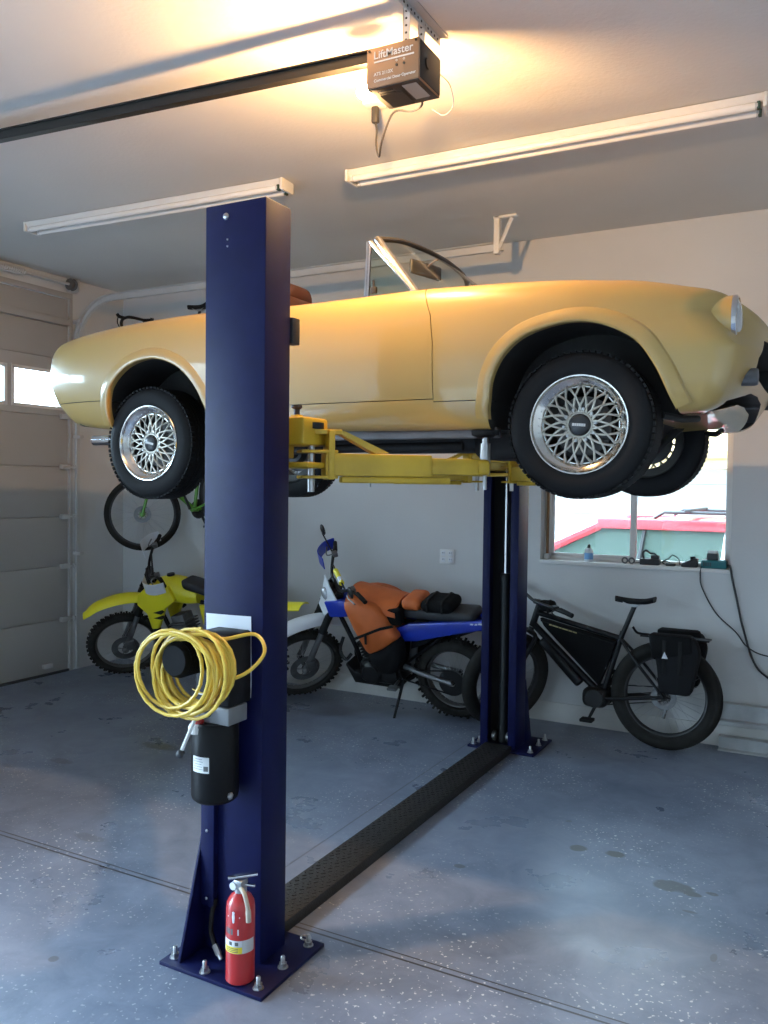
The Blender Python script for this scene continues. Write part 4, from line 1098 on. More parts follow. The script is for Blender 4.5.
b = MB().bbox(.79, .915, -.04, .04, .88, .965, .03, seg=4); b.obj('pouch', M_cloth, hbg)
b = MB().bbox(.83, .85, -.043, .043, .872, .968, .02); b.obj('strap', M_rubber, hbg)
for s, nm in ((1, 'black pannier with a pale triangle mark hanging on the fat bicycle rack'), (-1, 'black pannier hanging on the wall side of the fat bicycle rack')):
    pn = bagobj('pannier_bag', nm, 'pannier', None, fat, None, 'panniers on the fat bicycle')
    y0_, y1_ = sorted((s*.095, s*.215))
    b = MB().prism([(.085, .80), (-.21, .80), (-.245, .70), (-.19, .42), (.015, .42), (.03, .60)], y0_, y1_, 'xz', r=.028); pb = b.obj('bag_body', M_clothg, pn)
    b = MB().prism([(.09, .815), (-.19, .815), (-.20, .70), (.06, .64)], min(y0_, y1_)-.008, max(y0_, y1_)+.008, 'xz', r=.02); b.obj('bag_flap', M_cloth, pn)
    b = MB()
    for x in (-.02, -.12): b.bbox(x-.012, x+.012, (y1_ if s > 0 else y0_-.004)+.006, (y1_+.004 if s > 0 else y0_)+.006*1, .56, .78, .001)
    b.obj('strap', M_rubber, pn)
    yy = y1_+.0095 if s > 0 else y0_-.0095
    b = MB().prism([(-.045, .66), (-.005, .66), (-.022, .705)], yy-.0015, yy+.0015, 'xz'); b.obj('triangle_mark', M_white2, pn, 0)

# ---- bicycles hung on the back wall
BB_local = V((.43, 0, .29)); rot = (0, radians(11), pi)
from mathutils import Euler
g_loc = V((-5.20, 5.99, 1.555))-Euler(rot, 'XYZ').to_matrix() @ BB_local
green, st, sp = bicycle('mountain_bike', 'green bicycle hung on the back wall above the yellow dirt bike', g_loc, rot,
    dict(r=.352, wb=1.045, tw=.05, rim=.300, rimm=M_rimb, nsp=28, hw=.13, hwf=.10, bb=(.43, 0, .29), st=(.27, 0, .76), ht=(.83, 0, .83), hb=(.875, 0, .69), frame=M_green, steer=radians(42), hubm=M_green,
         bar='flat', barw=.50, stem=.07, saddle=(.23, 0, .93), ring=.085, crank=1.35, disc=.08))
road, st, sp = bicycle('road_bike', 'black drop-bar bicycle hung high on the back wall behind the car tail', (-5.00, 6.05, 2.465), (0, 0, pi),
    dict(r=.335, wb=.985, tw=.03, rim=.305, rimm=M_rimb, nsp=24, hw=.12, hwf=.09, bb=(.41, 0, .27), st=(.25, 0, .74), ht=(.80, 0, .82), hb=(.835, 0, .69), frame=M_bk, steer=radians(8),
         bar='drop', barw=.40, stem=.09, stemz=.005, saddle=(.20, 0, .955), ring=.095, crank=.3))
for (x, z, who, y_) in ((-5.30, 2.02, 'lower green', 5.99), (-5.55, 3.18, 'upper drop-bar', 6.05)):
    h = thing('bike_hook', 'black steel wall hook holding the %s bicycle' % who, 'hook', (x, YB, z))
    b = MB().bbox(x-.03, x+.03, YB-.008, YB, z-.10, z+.08, .003); wpart(b, 'back_plate', M_bk, h)
    b = MB()
    for dx in (-.1, .1): b.tube(spline([(x, YB-.006, z-.05), (x+dx, YB-.10, z-.045), (x+dx, y_-.03, z-.04), (x+dx, y_-.06, z+.0)], 5), .008, 8)
    wpart(b, 'hook_arm', M_bk, h)

# ---- motorcycles
def motorcycle(name, label, loc, rot, steer, C):
    root = thing(name, label, 'motorcycle', loc, rot)
    HB, HT = V((1.035, 0, .84)), V((.955, 0, 1.00)); ax = (HT-HB).normalized(); st = spin(HB, ax, steer)
    Fw, Rw = V((1.375, 0, .335)), V((0, 0, .325))
    def sp(b, nm, m, par=None, smooth=40, steered=False):
        if steered: b.v = [tuple(st @ V(p)) for p in b.v]
        return b.obj(nm, m, par or root, smooth)
    wheel_parts(root, 'wheel', Rw, .325, .118, .232, M_mt, M_rims, 36, .16, None, 34, .11)
    wheel_parts(root, 'wheel', Fw, .335, .082, .262, M_mt, M_rims, 36, .12, st, 44, .125)
    fd = (Fw+V((-.03, 0, .02))-HT)
    # fork: black upper tubes, grey sliders, clamps
    up, lo, gt = MB(), MB(), MB()
    for s in (-1, 1):
        o = V((0, s*.095, 0)); top = HT+o+ax*.03+V((.035, 0, 0)); ft = Fw+o
        up.tube([top, top.lerp(ft, .50)], .024, 14)
        lo.tube([top.lerp(ft, .47), ft+V((-.012, 0, .02))], [.022, .028], 14).ball(ft, .032, .03, .036)
        gt.tube([top.lerp(ft, .22), top.lerp(ft, .30), top.lerp(ft, .40), top.lerp(ft, .5)], [.028, .032, .030, .034], 12)
    for p in (HT+V((.03, 0, 0)), HB+V((.045, 0, 0))): up.bbox(p.x-.035, p.x+.035, -.12, .12, p.z-.018, p.z+.018, .01)
    lo.bbox(1.28, 1.36, .10, .135, .34, .44, .012)
    f = sp(up, 'fork', M_bk, steered=True); sp(lo, 'fork_slider', C['slider'], f, steered=True); sp(gt, 'fork_gaiter', M_rubber, f, steered=True)
    # front fender: arched plate with turned-down edges
    rows = []
    for k in range(17):
        t = k/16; P = V((1.02, 0, .735)).lerp(V((1.30, 0, .815)), min(1, t/.45)) if t < .45 else None
        q = spline(C['fpts'], 4)[k]
        w2 = .062+.022*sin(pi*min(1, t*1.1)*.8) if t < .9 else .062*(1.0-(t-.9)*2.2)
        rows.append([q+V((0, w2*a, -.045*(abs(a)**3)*(1-.5*t))) for a in (-1, -.85, -.5, 0, .5, .85, 1)]+[q+V((0, w2*a, -.006-.045*(abs(a)**3)*(1-.5*t))) for a in (1, .85, .5, 0, -.5, -.85, -1)])
    b = MB().grid(rows, closev=True); n = len(rows[0]); b.add(rows[0], [tuple(range(n))]).add(rows[-1], [tuple(range(n))[::-1]])
    sp(b, 'front_fender', C['fender'], steered=True)
    # handlebar
    K = V((.975, 0, 1.045)); b = MB()
    b.tube(spline([K+V((-.13, -.41, .085)), K+V((-.07, -.26, .095)), K+V((-.005, -.12, .02)), K, K+V((-.005, .12, .02)), K+V((-.07, .26, .095)), K+V((-.13, .41, .085))], 6), .0125, 10).tube([K+V((-.035, -.18, .06)), K+V((-.035, .18, .06))], .008, 8)
    b.tube([HT+V((.03, 0, .02)), K], .02, 8)
    hb = sp(b, 'handlebar', M_bk, steered=True)
    for s in (-1, 1):
        sp(MB().tube([K+V((-.10, s*.30, .092)), K+V((-.13, s*.42, .085))], .0175, 12), 'grip', M_rubber, hb, steered=True)
        sp(MB().tube(spline([K+V((-.07, s*.26, .095)), K+V((-.02, s*.29, .085)), K+V((-.05, s*.40, .08))], 4), .006, 6).bbox(*[q for a, e in zip(K+V((-.08, s*.25, .10)), (.022, .025, .02)) for q in (a-e, a+e)], .006), 'lever', M_alu, hb, steered=True)
        # hand guard
        cp_ = [(-.12, .43, .075), (-.03, .42, .07), (.045, .34, .06), (.035, .22, .055)]
        rows = []
        for q in spline([V((x, s*y, z)) for x, y, z in cp_], 5): rows.append([K+q+V((.0, 0, dz)) for dz in (-.05, -.02, .02, .055)]+[K+q+V((-.008, -s*.006, dz)) for dz in (.055, .02, -.02, -.05)])
        b = MB().grid(rows, closev=True); n = 8; b.add(rows[0], [tuple(range(n))]).add(rows[-1], [tuple(range(n))[::-1]])
        if C['guard'] and not (C.get('mirror') and s > 0): sp(b, 'hand_guard', C['guard'], hb, steered=True)
        if C.get('mirror'):
            e = K+V((-.03, s*.36, .26 if s < 0 else .14))
            b = MB().tube(spline([K+V((-.07, s*.27, .10)), K+V((-.05, s*.30, .18 if s < 0 else .12)), e], 4), .006, 6); m_ = sp(b, 'mirror', M_bk, hb, steered=True)
            b = MB().ball(e+V((-.01, 0, .03)), .018, .055, .042, 16, 10); sp(b, 'mirror_head', M_bk, m_, steered=True)
    if C.get('pad'):
        b = MB().tube([K+V((-.035, -.09, .06)), K+V((-.035, .09, .06))], .022, 10); pd = sp(b, 'bar_pad', C['pad'], hb, steered=True)
        b = MB().tube([K+V((-.035, .02, .06)), K+V((-.035, .07, .06))], .0225, 10); sp(b, 'pad_patch', M_white2, pd, steered=True)
    # number plate or headlight cowl
    pl = [(-.075, 1.10), (.0, 1.17), (.075, 1.10), (.150, .975), (.085, .835), (-.085, .835), (-.150, .975)]
    rows = []
    for sx in (0, 1):
        rows.append([V((1.105-(z-1.0)*.35-4.5*y*y-.008*sx, y, z)) for y, z in pl])
    b = MB(); b.add(rows[0]+rows[1], [tuple(range(7)), tuple(range(7, 14))[::-1]]+[(i, (i+1) % 7, 7+(i+1) % 7, 7+i) for i in range(7)])
    if C['plate']:
        q = sp(b, 'headlight_cowl' if C.get('mirror') else 'number_plate', C['plate'], None, 30, steered=True)
        if C.get('mirror'): sp(MB().ball((1.075, 0, .985), .03, .055, .055, 16, 10), 'headlamp', M_lens, q, steered=True)
    # frame
    b = MB()
    b.tube([HB+V((-.02, 0, -.02)), HT+V((.0, 0, .01))], .032, 12)
    b.tube(spline([HB+V((-.02, 0, .02)), V((.86, 0, .50)), V((.80, 0, .30)), V((.70, 0, .26)), V((.40, 0, .27)), V((.33, 0, .42)), V((.36, 0, .72))], 5), .019, 10)
    b.tube(spline([HT+V((-.02, 0, -.05)), V((.70, 0, .88)), V((.40, 0, .76)), V((-.05, 0, .80))], 5), .02, 10)
    for s in (-1, 1): b.tube([(.36, s*.06, .45), (.0, s*.09, .74)], .011, 8)
    sp(b, 'frame', C['frame'])
    b = MB()
    for s in (-1, 1): b.tube(spline([(.40, s*.075, .41), (.2, s*.09, .36), (0, s*.10, .325)], 4), [.022]*8+[.026], 8)
    b.cyl((0, -.12, .325), (0, .12, .325), .012); b.cyl((.36, 0, .42), (.30, 0, .74), .034, .028)
    sp(b, 'swingarm', C['slider'])
    b = MB().lathe([(.03, .095), (.105, .095), (.105, .10), (.03, .10)], (0, 0, .325), 'y', 36, closed=True)
    for zz in (.325+.10, .325-.10): b.tube([(0, .098, zz), (.44, .09, .345+(.035 if zz > .325 else -.035))], .007, 6)
    sp(b, 'drive_chain', M_eng)
    # engine
    b = MB().bbox(.42, .78, -.13, .13, .255, .44, .04, seg=3).lathe([(0, 0), (.085, .0), (.09, .02), (.07, .05), (0, .055)], (.66, .12, .35), 'y', 24).lathe([(0, 0), (.065, .0), (.065, .04), (0, .045)], (.50, .12, .36), 'y', 20)
    m = M4.Translation((.66, 0, .42)) @ M4.Rotation(radians(12), 4, 'Y')
    b.bbox(-.075, .075, -.075, .075, 0, .10, .01, mtx=m)
    e = sp(b, 'engine', M_eng)
    b = MB()
    for k in range(7): b.bbox(-.095, .095, -.095, .095, .01+.026*k, .020+.026*k, .003, mtx=m)
    b.bbox(-.07, .07, -.07, .07, 0, .24, .01, mtx=m)
    sp(b, 'cylinder_fins', M_alu if C.get('alu') else M_eng, e)
    b = MB().tube(spline([(.75, -.03, .55), (.86, -.04, .50), (.88, -.06, .36), (.74, -.13, .28), (.5, -.15, .36), (.25, -.15, .55)], 6), .019, 10).tube([(.27, -.16, .53), (-.20, -.17, .74)], [.04, .052], 16)
    sp(b, 'exhaust', C.get('exh', M_eng))
    b = MB().tube(spline([(.93, .06, .60), (.95, .10, .50), (.90, .11, .43), (.86, .08, .47)], 5), .014, 8); sp(b, 'crash_bar', M_bk)
    b = MB().prism([(.84, .235), (.44, .225), (.42, .25), (.84, .33), (.90, .40), (.91, .38)], -.11, .11, 'xz', r=.006); sp(b, 'skid_plate', M_eng)
    b = MB().tube([(.44, .11, .30), (.44, .20, .29)], .012, 8).bbox(.40, .48, .19, .26, .28, .30, .006).tube([(.44, -.11, .30), (.44, -.20, .29)], .012, 8).bbox(.40, .48, -.26, -.19, .28, .30, .006); sp(b, 'footpeg', M_alu)
    fx, fyk = C['stand']
    b = MB().tube([(.40, .12, .30), (fx, fyk, C['standz']+.012)], [.013, .010], 8).bbox(fx-.03, fx+.03, fyk-.02, fyk+.03, C['standz'], C['standz']+.012, .004); sp(b, 'kickstand', M_bk)
    # tank, shrouds, seat, side panels, tail
    rows = []
    TP = [(.94, .045, .80, .93), (.88, .085, .78, .985), (.78, .115, .77, 1.01), (.66, .115, .76, .985), (.56, .09, .76, .93), (.47, .065, .77, .885)]
    for x, w2, z0, z1 in TP:
        rows.append([(x, w2*cos(a)*(1 if abs(cos(a)) < .9 else 1), (z0+z1)/2+(z1-z0)/2*(abs(sin(a))**.8)*(1 if sin(a) >= 0 else -1)) for a in [2*pi*k/20 for k in range(20)]])
    b = MB().grid(rows, closev=True); b.add(rows[0], [tuple(range(20))]).add(rows[-1], [tuple(range(20))[::-1]])
    tk = sp(b, 'fuel_tank', C['tank']); sp(MB().lathe([(0, 0), (.035, 0), (.033, .018), (0, .02)], (.76, 0, 1.005), 'z', 20), 'filler_cap', M_bk, tk)
    for s in (-1, 1):
        ys = sorted((s*.105, s*.155))
        b = MB().prism(C['shroud'], ys[0], ys[1], 'xz', r=.012); q = sp(b, 'radiator_shroud', C['tank'])
        if C.get('vents'):
            yv = s*.157
            for k in range(2): sp(MB().prism([(.89, .70-.05*k), (.78, .735-.05*k), (.76, .72-.05*k), (.80, .69-.05*k)], min(yv, yv-s*.004), max(yv, yv-s*.004), 'xz'), 'shroud_vent', M_eng, q, 0)
    b = MB().bbox(-.22, .60, -.115, .115, .80, .885, .035, seg=4)
    for i, p in enumerate(b.v):
        x, y, z = p; k = (x+.22)/.82; b.v[i] = (x, y*(1-.45*max(0, k-.5)), z+C.get('slope', 0)*(x-.25)+C['seat_rise']*(max(0, k-.45))**1.5-.01*sin(pi*k)+(.03*max(0, .25-k)/.25))
    sp(b, 'seat', M_seat)
    for s in (-1, 1):
        ys = sorted((s*.10, s*.135)); b = MB().prism(C['side'], ys[0], ys[1], 'xz', r=.012); sp(b, 'side_panel', C['sidem'])
    rows = []
    for k in range(11):
        t = k/10; x = .18-.74*t; z = .785+.075*t-.02*t*t; w2 = .115-.03*t
        rows.append([(x, w2*a, z-.05*abs(a)**3*(1-.4*t)) for a in (-1, -.8, -.4, 0, .4, .8, 1)]+[(x, w2*a, z-.008-.05*abs(a)**3*(1-.4*t)) for a in (1, .8, .4, 0, -.4, -.8, -1)])
    b = MB().grid(rows, closev=True); n = 14; b.add(rows[0], [tuple(range(n))]).add(rows[-1], [tuple(range(n))[::-1]])
    sp(b, 'rear_fender', C['tail'])
    b = MB().prism([(-.02, .78), (.30, .78), (.34, .55), (.22, .60), (.08, .70)], -.06, .06, 'xz', r=.01); sp(b, 'airbox', M_eng)
    return root

dirt = motorcycle('dirt_bike', 'yellow dirt bike with white hand guards parked in the corner by the garage door', (-4.43, 5.93, .0), (radians(-13), 0, pi+radians(4)), radians(42),
    dict(fpts=[(1.00, 0, .74), (1.12, 0, .83), (1.30, 0, .865), (1.50, 0, .84), (1.64, 0, .765)], slider=M_alu, fender=M_myel, guard=M_white2, plate=None, frame=M_bk, tank=M_myel, sidem=M_myel, tail=M_myel, seat_rise=.16, slope=.16, alu=True, vents=True,
         shroud=[(1.03, .86), (.88, .97), (.70, .95), (.64, .82), (.76, .74), (.86, .55), (.93, .54), (.96, .68), (1.06, .76)], side=[(.40, .80), (.05, .82), (-.05, .76), (.22, .58), (.38, .62)], stand=(.42, .30), standz=.055))
moto = motorcycle('dual_sport_motorcycle', 'blue and white motorcycle with orange luggage, parked along the wall between the lift columns', (-2.575, 6.06, .0), (radians(-14), 0, pi+radians(2)), radians(47),
    dict(fpts=[(1.00, 0, .70), (1.14, 0, .775), (1.34, 0, .79), (1.55, 0, .74), (1.70, 0, .64)], slider=M_alu, fender=M_white2, guard=M_mblue, plate=M_white2, frame=M_bk, tank=M_mblue, sidem=M_mblue, tail=M_mblue, seat_rise=.06, mirror=True, pad=M_myel,
         shroud=[(1.02, .93), (.86, .95), (.70, .90), (.78, .82), (.98, .80)], side=[(.44, .74), (.30, .80), (-.30, .87), (-.52, .86), (-.30, .80), (.02, .72), (.24, .66), (.40, .64)], stand=(.42, .30), standz=.055))
# small white letters on the tail panel
b = MB()
for x0, x1, dz in ((-.20, -.225, 0), (-.235, -.255, .001), (-.262, -.36, .006)): b.prism([(x0, .835+dz), (x1, .835+dz*1.6), (x1-.004, .847+dz*1.6), (x0-.006, .847+dz)], .1352, .1362, 'xz')
b.obj('panel_marks', M_white2, [o for o in moto.children if o.name.startswith('side_panel')][1], 0)

# orange saddlebag over the tank and the pack on the seat; modelled in the motorcycle's frame, things of their own
sb = bagobj('saddlebag', 'orange and black saddlebag draped over the tank of the blue motorcycle', 'bag', None, moto, None)
def pillow(poly, y0, y1, bulge, name, m, par, inner=False):
    """soft slab: polygon in xz whose outer face bulges"""
    cx = sum(p[0] for p in poly)/len(poly); cz = sum(p[1] for p in poly)/len(poly); n = len(poly); rows = []
    rows.append([(x, y0, z) for x, z in poly])
    for sc, yy in ((1.0, .55), (.96, .85), (.86, 1.0), (.6, 1.0), (.3, 1.0), (0.02, 1.0)):
        rows.append([(cx+(x-cx)*sc, y0+(y1-y0)*yy+(bulge*(1-sc*sc) if yy == 1.0 else 0)*(1 if y1 > y0 else -1), cz+(z-cz)*sc) for x, z in poly])
    b = MB().grid(rows, closev=True); b.add(rows[0], [tuple(range(n))[::-1]]).add(rows[-1], [tuple(range(n))])
    return b.obj(name, m, par, 50)
def sm(poly): return [(p.x, p.y) for p in spline([(a, b_, 0) for a, b_ in poly], 3, closed=True)]
OR_ = [(.80, .96), (.66, .985), (.50, .93), (.42, .80), (.36, .70), (.50, .60), (.62, .55), (.69, .66), (.755, .80)]
BLK = [(.36, .705), (.50, .61), (.615, .555), (.60, .47), (.50, .40), (.40, .43), (.33, .56)]
for s in (1, -1):
    pillow(sm(OR_), s*.16, s*.235, .035, 'bag_panel', M_orange, sb)
    pillow(sm(BLK), s*.155, s*.245, .03, 'bag_base', M_cloth, sb)
    b = MB().tube([(.71, s*.262, .69), (.60, s*.285, .745), (.47, s*.275, .80), (.38, s*.24, .815)], .012, 6, flat=.45, up=(0, 1, 0)); b.obj('strap', M_rubber, sb)
    b = MB().tube([(.60, s*.285, .74), (.605, s*.285, .665)], .011, 6, flat=.45, up=(0, 1, 0)); b.obj('strap_tail', M_rubber, sb)
rows = []
for k in range(9):
    t = k/8; x = .80-.42*t; top = 1.045-.075*t
    rows.append([(x, .20*cos(a), .93-.06*t+(top-.93+.06*t)*sin(a)) for a in [pi*q/12 for q in range(13)]]+[(x, .19*cos(a), .92-.06*t+(top-.94+.06*t)*sin(a)) for a in [pi-pi*q/12 for q in range(13)]])
b = MB().grid(rows, closev=True); n = 26; b.add(rows[0], [tuple(range(n))]).add(rows[-1], [tuple(range(n))[::-1]]); b.obj('bag_yoke', M_orange, sb, 50)
sp2 = bagobj('seat_pack', 'small orange and black roll pack tied on the seat of the blue motorcycle', 'bag', None, moto, None)
b = MB().bbox(.20, .36, -.13, .13, .895, .995, .045, seg=4); b.obj('pack_front', M_orange, sp2)
b = MB().bbox(-.06, .205, -.125, .125, .89, .985, .045, seg=4); b.obj('pack_rear', M_cloth, sp2)
b = MB()
for x in (.02, .14): b.tube([(x, -.13, .90), (x, -.128, .97), (x, -.09, .992), (x, .09, .992), (x, .128, .97), (x, .13, .90)], .009, 6, flat=.5, up=(0, 1, 0))
b.obj('strap', M_rubber, sp2)
b = MB().bbox(.34, .47, .09, .19, .79, .93, .03, seg=3); b.obj('side_pocket', M_cloth, sp2)
# ================================================================ ceiling and small things
M_opn = mat('opener_brown_grey', (0.30, 0.165, 0.085), 0.5, bump=(200, .05))
M_opd = mat('opener_dark', (0.020, 0.018, 0.016), 0.5)
M_rail = mat('rail_black', (0.022, 0.020, 0.018), 0.4, metal=.3)
M_lbl2 = mat('grey_label', (.26, .25, .23), .6)
M_txt = mat('white_print', (0.78, 0.76, 0.72), 0.6)
M_tube = mat('frosted_tube', (0.82, 0.81, 0.78), 0.25)
M_bulb = mat('warm_bulb', (1, .8, .5), .4, emit=((1.0, .66, .30), 60))
ox0, ox1, oy0, oy1, oz0, oz1 = -1.70, -1.47, 2.965, 3.17, 3.371, 3.527
op = thing('garage_door_opener', 'brown-grey garage door opener box hanging below the ceiling on its long black rail', 'garage door opener', ((ox0+ox1)/2, (oy0+oy1)/2, oz0))
hs = wpart(MB().bbox(ox0, ox1, oy0, oy1-.012, oz0, oz1, .004), 'housing', M_opn, op)
b = MB().bbox(ox1-.004, ox1+.003, oy0+.012, oy1-.01, oz0+.006, oz1-.006, .003).bbox(ox0+.004, ox1-.004, oy1-.016, oy1, oz0+.002, oz1+.002, .003)
b.lathe([(0, 0), (.022, 0), (.022, .008), (0, .008)], (ox1+.002, oy0+.07, oz0+.08), 'x', 16)
wpart(b, 'side_cover', M_opd, hs)
b = MB().bbox(ox0+.004, ox1-.004, oy0+.006, oy1-.016, oz0-.004, oz0+.002, .002)
for k in range(6): b.bbox(ox0+.035+.0*k, ox0+.10, oy0+.03+.022*k, oy0+.036+.022*k, oz0-.007, oz0-.002, .001)
wpart(b, 'bottom_cover', M_opd, hs)
wpart(MB().box(ox1-.085, ox1-.022, oy0+.025, oy1-.05, oz0-.0052, oz0-.0040), 'bottom_label', M_lbl2, hs, 0)
wpart(MB().box(ox0+.03, ox1-.10, oy0+.06, oy1-.03, oz0-.0078, oz0-.0071), 'bottom_label', M_opd, hs, 0)
def front_text(nm, body, size, x, z, bold=0, al='LEFT'):
    t = text_obj(nm, body, size, M_txt, face_mtx((x, oy0-.0016, z), (1, 0, 0), (0, 0, 1)), None, .0004, al, bold); world_child(t, hs); return t
front_text('brand_lettering', 'LiftMaster', .0425, ox0+.032, oz1-.034, .0005)
wpart(MB().box(ox0+.034, ox1-.02, oy0-.0016, oy0+.001, oz1-.062, oz1-.056), 'brand_underline', M_txt, hs, 0)
front_text('model_lettering', 'ATS 2113X', .018, ox0+.034, oz0+.049, .0003)
front_text('model_lettering', 'Commercial Door Operator', .0158, ox0+.034, oz0+.024, .0003)
for k in range(2):
    wpart(MB().lathe([(0, -.003), (.005, -.003), (.005, .002), (0, .002)], (ox0+.135+.032*k, oy0, oz0+.068), 'y', 12), 'adjuster', M_opd, hs)
    front_text('adjuster_mark', 'o', .018, ox0+.135+.032*k, oz0+.086, 0, 'CENTER')
# rail, straps, lamp
ra, rb = V((ox0+.01, 3.05, 3.536)), V((-6.20, 2.83, 3.620)); D = (rb-ra).normalized(); N = V((0, 0, 1)).cross(D).normalized(); U = D.cross(N)
if U.z < 0: U = -U
rows = []
for p in (ra, rb):
    rows.append([p+N*a+U*c for a, c in ((-.02, -.027), (.02, -.027), (.02, -.021), (.006, -.021), (.006, .021), (.02, .021), (.02, .027), (-.02, .027), (-.02, .021), (-.006, .021), (-.006, -.021), (-.02, -.021))])
b = MB().grid(rows, closev=True); b.add(rows[0], [tuple(range(12))]).add(rows[1], [tuple(range(12))[::-1]])
rl = wpart(b, 'rail', M_rail, op, 30)
b = MB(); L = (rb-ra).length
for k in range(int(1.6/.016)):
    p = ra+D*(.02+.016*k)-N*.013
    if k % 1 == 0: b.bbox(p.x-.005, p.x+.005, p.y-.003, p.y+.003, p.z-.005, p.z+.005, .001, seg=1)
wpart(b, 'chain', M_rail, rl, 0)
for d_ in (.85, 2.0): wpart(MB().ball(ra+D*d_-N*.008, .006, n=8, m=6), 'bolt', M_steel, rl)
wpart(MB().bbox(rb.x-.06, rb.x+.02, rb.y-.05, rb.y+.05, rb.z-.035, rb.z+.03, .004), 'header_bracket', M_galvp, rl)
def perforated(name, x0, x1, y0, y1, z0, z1, axis, m, par):
    b = MB(); b.box(x0, x1, y0, y1, z0, z1); o = wpart(b, name, m, par, 0); return o
b = MB().box(-1.54, -1.535, 2.60, 3.30, 3.655, 3.69).box(-1.54, -1.500, 2.60, 3.30, 3.685, 3.69); ang = wpart(b, 'hanger_angle', M_galvp, op, 0)
b = MB()
for k in range(22): b.cyl((-1.5420, 2.62+.031*k, 3.671), (-1.5332, 2.62+.031*k, 3.671), .0052, n=10)
wpart(b, 'hanger_hole', M_opd, ang, 0)
for y in (oy0+.04, oy1-.03):
    s_ = wpart(MB().box(-1.560, -1.530, y-.002, y+.002, oz1-.01, 3.68).box(-1.560, -1.556, y-.002, y+.012, oz1-.01, 3.68), 'hanger_strap', M_galvp, op, 0)
    b = MB()
    for k in range(5): b.cyl((-1.545, y-.003, oz1+.02+.028*k), (-1.545, y+.003, oz1+.02+.028*k), .005, n=10)
    wpart(b, 'hanger_hole', M_opd, s_, 0)
for x in (ox0+.012, ox1-.012): wpart(MB().lathe([(0, -.003), (.005, -.003), (.005, .004), (0, .004)], (x, oy0, oz1-.011), 'y', 8), 'bolt', M_opd, op)
BX, BY, BZ = ox0-.075, oy0+.135, 3.435
wpart(MB().cyl((ox0, BY, BZ), (BX+.03, BY, BZ), .017, n=14), 'lamp_socket', M_white, op)
wpart(MB().ball((BX-.012, BY, BZ), .036, .030, .030, 20, 14), 'lamp_bulb', M_bulb, op)
b = MB().tube(spline([(ox1-.005, oy1-.01, 3.47), (ox1+.03, oy1+.02, 3.43), (ox1+.035, oy1+.05, 3.36), (ox1-.01, oy1+.06, 3.33), (ox1-.06, oy1+.05, 3.36)], 6), .0022, 6); wpart(b, 'antenna_wire', M_galvp, op)
# power cord to the ceiling outlet
ol = thing('ceiling_outlet', 'white ceiling outlet behind the garage door opener', 'outlet', (-2.075, 3.69, ZC))
wpart(MB().bbox(-2.12, -2.03, 3.655, 3.745, 3.668, ZC, .006), 'cover_plate', M_white, ol)
pc = thing('power_cord', 'black power cord looping from the opener box to the ceiling outlet', 'cord', (-2.07, 3.70, 3.66))
wpart(MB().bbox(-2.088, -2.052, 3.685, 3.717, 3.585, 3.668, .01), 'plug', M_black, pc)
b = MB().tube(spline([(-2.07, 3.70, 3.59), (-2.06, 3.70, 3.55), (-2.04, 3.66, 3.46), (-1.99, 3.60, 3.375), (-1.93, 3.52, 3.415), (-1.83, 3.44, 3.49), (-1.70, 3.36, 3.44), (-1.58, 3.22, 3.385), (-1.55, 3.155, 3.40)], 6), .005, 8); wpart(b, 'cable', M_black, pc)

def fixture(a, c, nm):
    A_, B_ = V(a), V(c); D = (B_-A_).normalized(); N = V((0, 0, 1)).cross(D).normalized(); L = (B_-A_).length
    t = thing('strip_light', nm, 'ceiling light', tuple(A_.lerp(B_, .5)))
    m = M4.Identity(4)
    for i in range(3): m[i][0] = D[i]; m[i][1] = N[i]; m[i][2] = (0, 0, 1)[i]; m[i][3] = A_[i]
    b = MB().bbox(0, L, -.045, .045, -.040, 0, .006, mtx=m)
    wpart(b, 'housing', M_white, t)
    for s in (-1, 1):
        tb = wpart(MB().tube([m @ V((.045, s*.044, -.055)), m @ V((L-.045, s*.044, -.055))], .019, 14), 'fluorescent_tube', M_tube, t)
        for e in (.045, L-.045): wpart(MB().tube([m @ V((e-.012, s*.044, -.055)), m @ V((e+.012, s*.044, -.055))], .0165, 14), 'tube_cap', M_galvp, tb)
    b = MB()
    pr = [(-.068, -.010), (-.045, -.036), (-.045, -.030), (-.068, -.005)]
    for sgn in (1, -1):
        q = [(y*sgn, z) for y, z in pr]; vs = [m @ V((x, y, z)) for x in (0.01, L-.01) for y, z in q]
        b.add(vs, [(0, 1, 2, 3), (7, 6, 5, 4), (0, 4, 5, 1), (1, 5, 6, 2), (2, 6, 7, 3), (3, 7, 4, 0)])
    wpart(b, 'reflector', M_white, t, 0)
    for e in (0, L):
        wpart(MB().bbox(-.010+e, .010+e, -.068, .068, -.070, -.0, .004, mtx=m), 'end_cap', M_white, t)
        x = e+(.03 if e == 0 else -.03)
        for s in (-1, 1): wpart(MB().bbox(x-.008, x+.008, s*.044-.014, s*.044+.014, -.072, -.036, .003, mtx=m), 'lamp_holder', mat('holder_green', (.03, .06, .04), .5) if e else M_white, t)
    wpart(MB().bbox(L*.5-.03, L*.5+.03, -.05, .05, -.045, -.036, .003, mtx=m), 'joint_clip', M_galvp, t)
fixture((-2.66, 4.47, ZC), (-.36, 4.50, ZC), 'unlit twin-tube strip light on the ceiling at the right, above the car bonnet')
fixture((-5.30, 4.30, ZC), (-3.09, 4.40, ZC), 'unlit twin-tube strip light on the ceiling partly hidden by the near blue column')

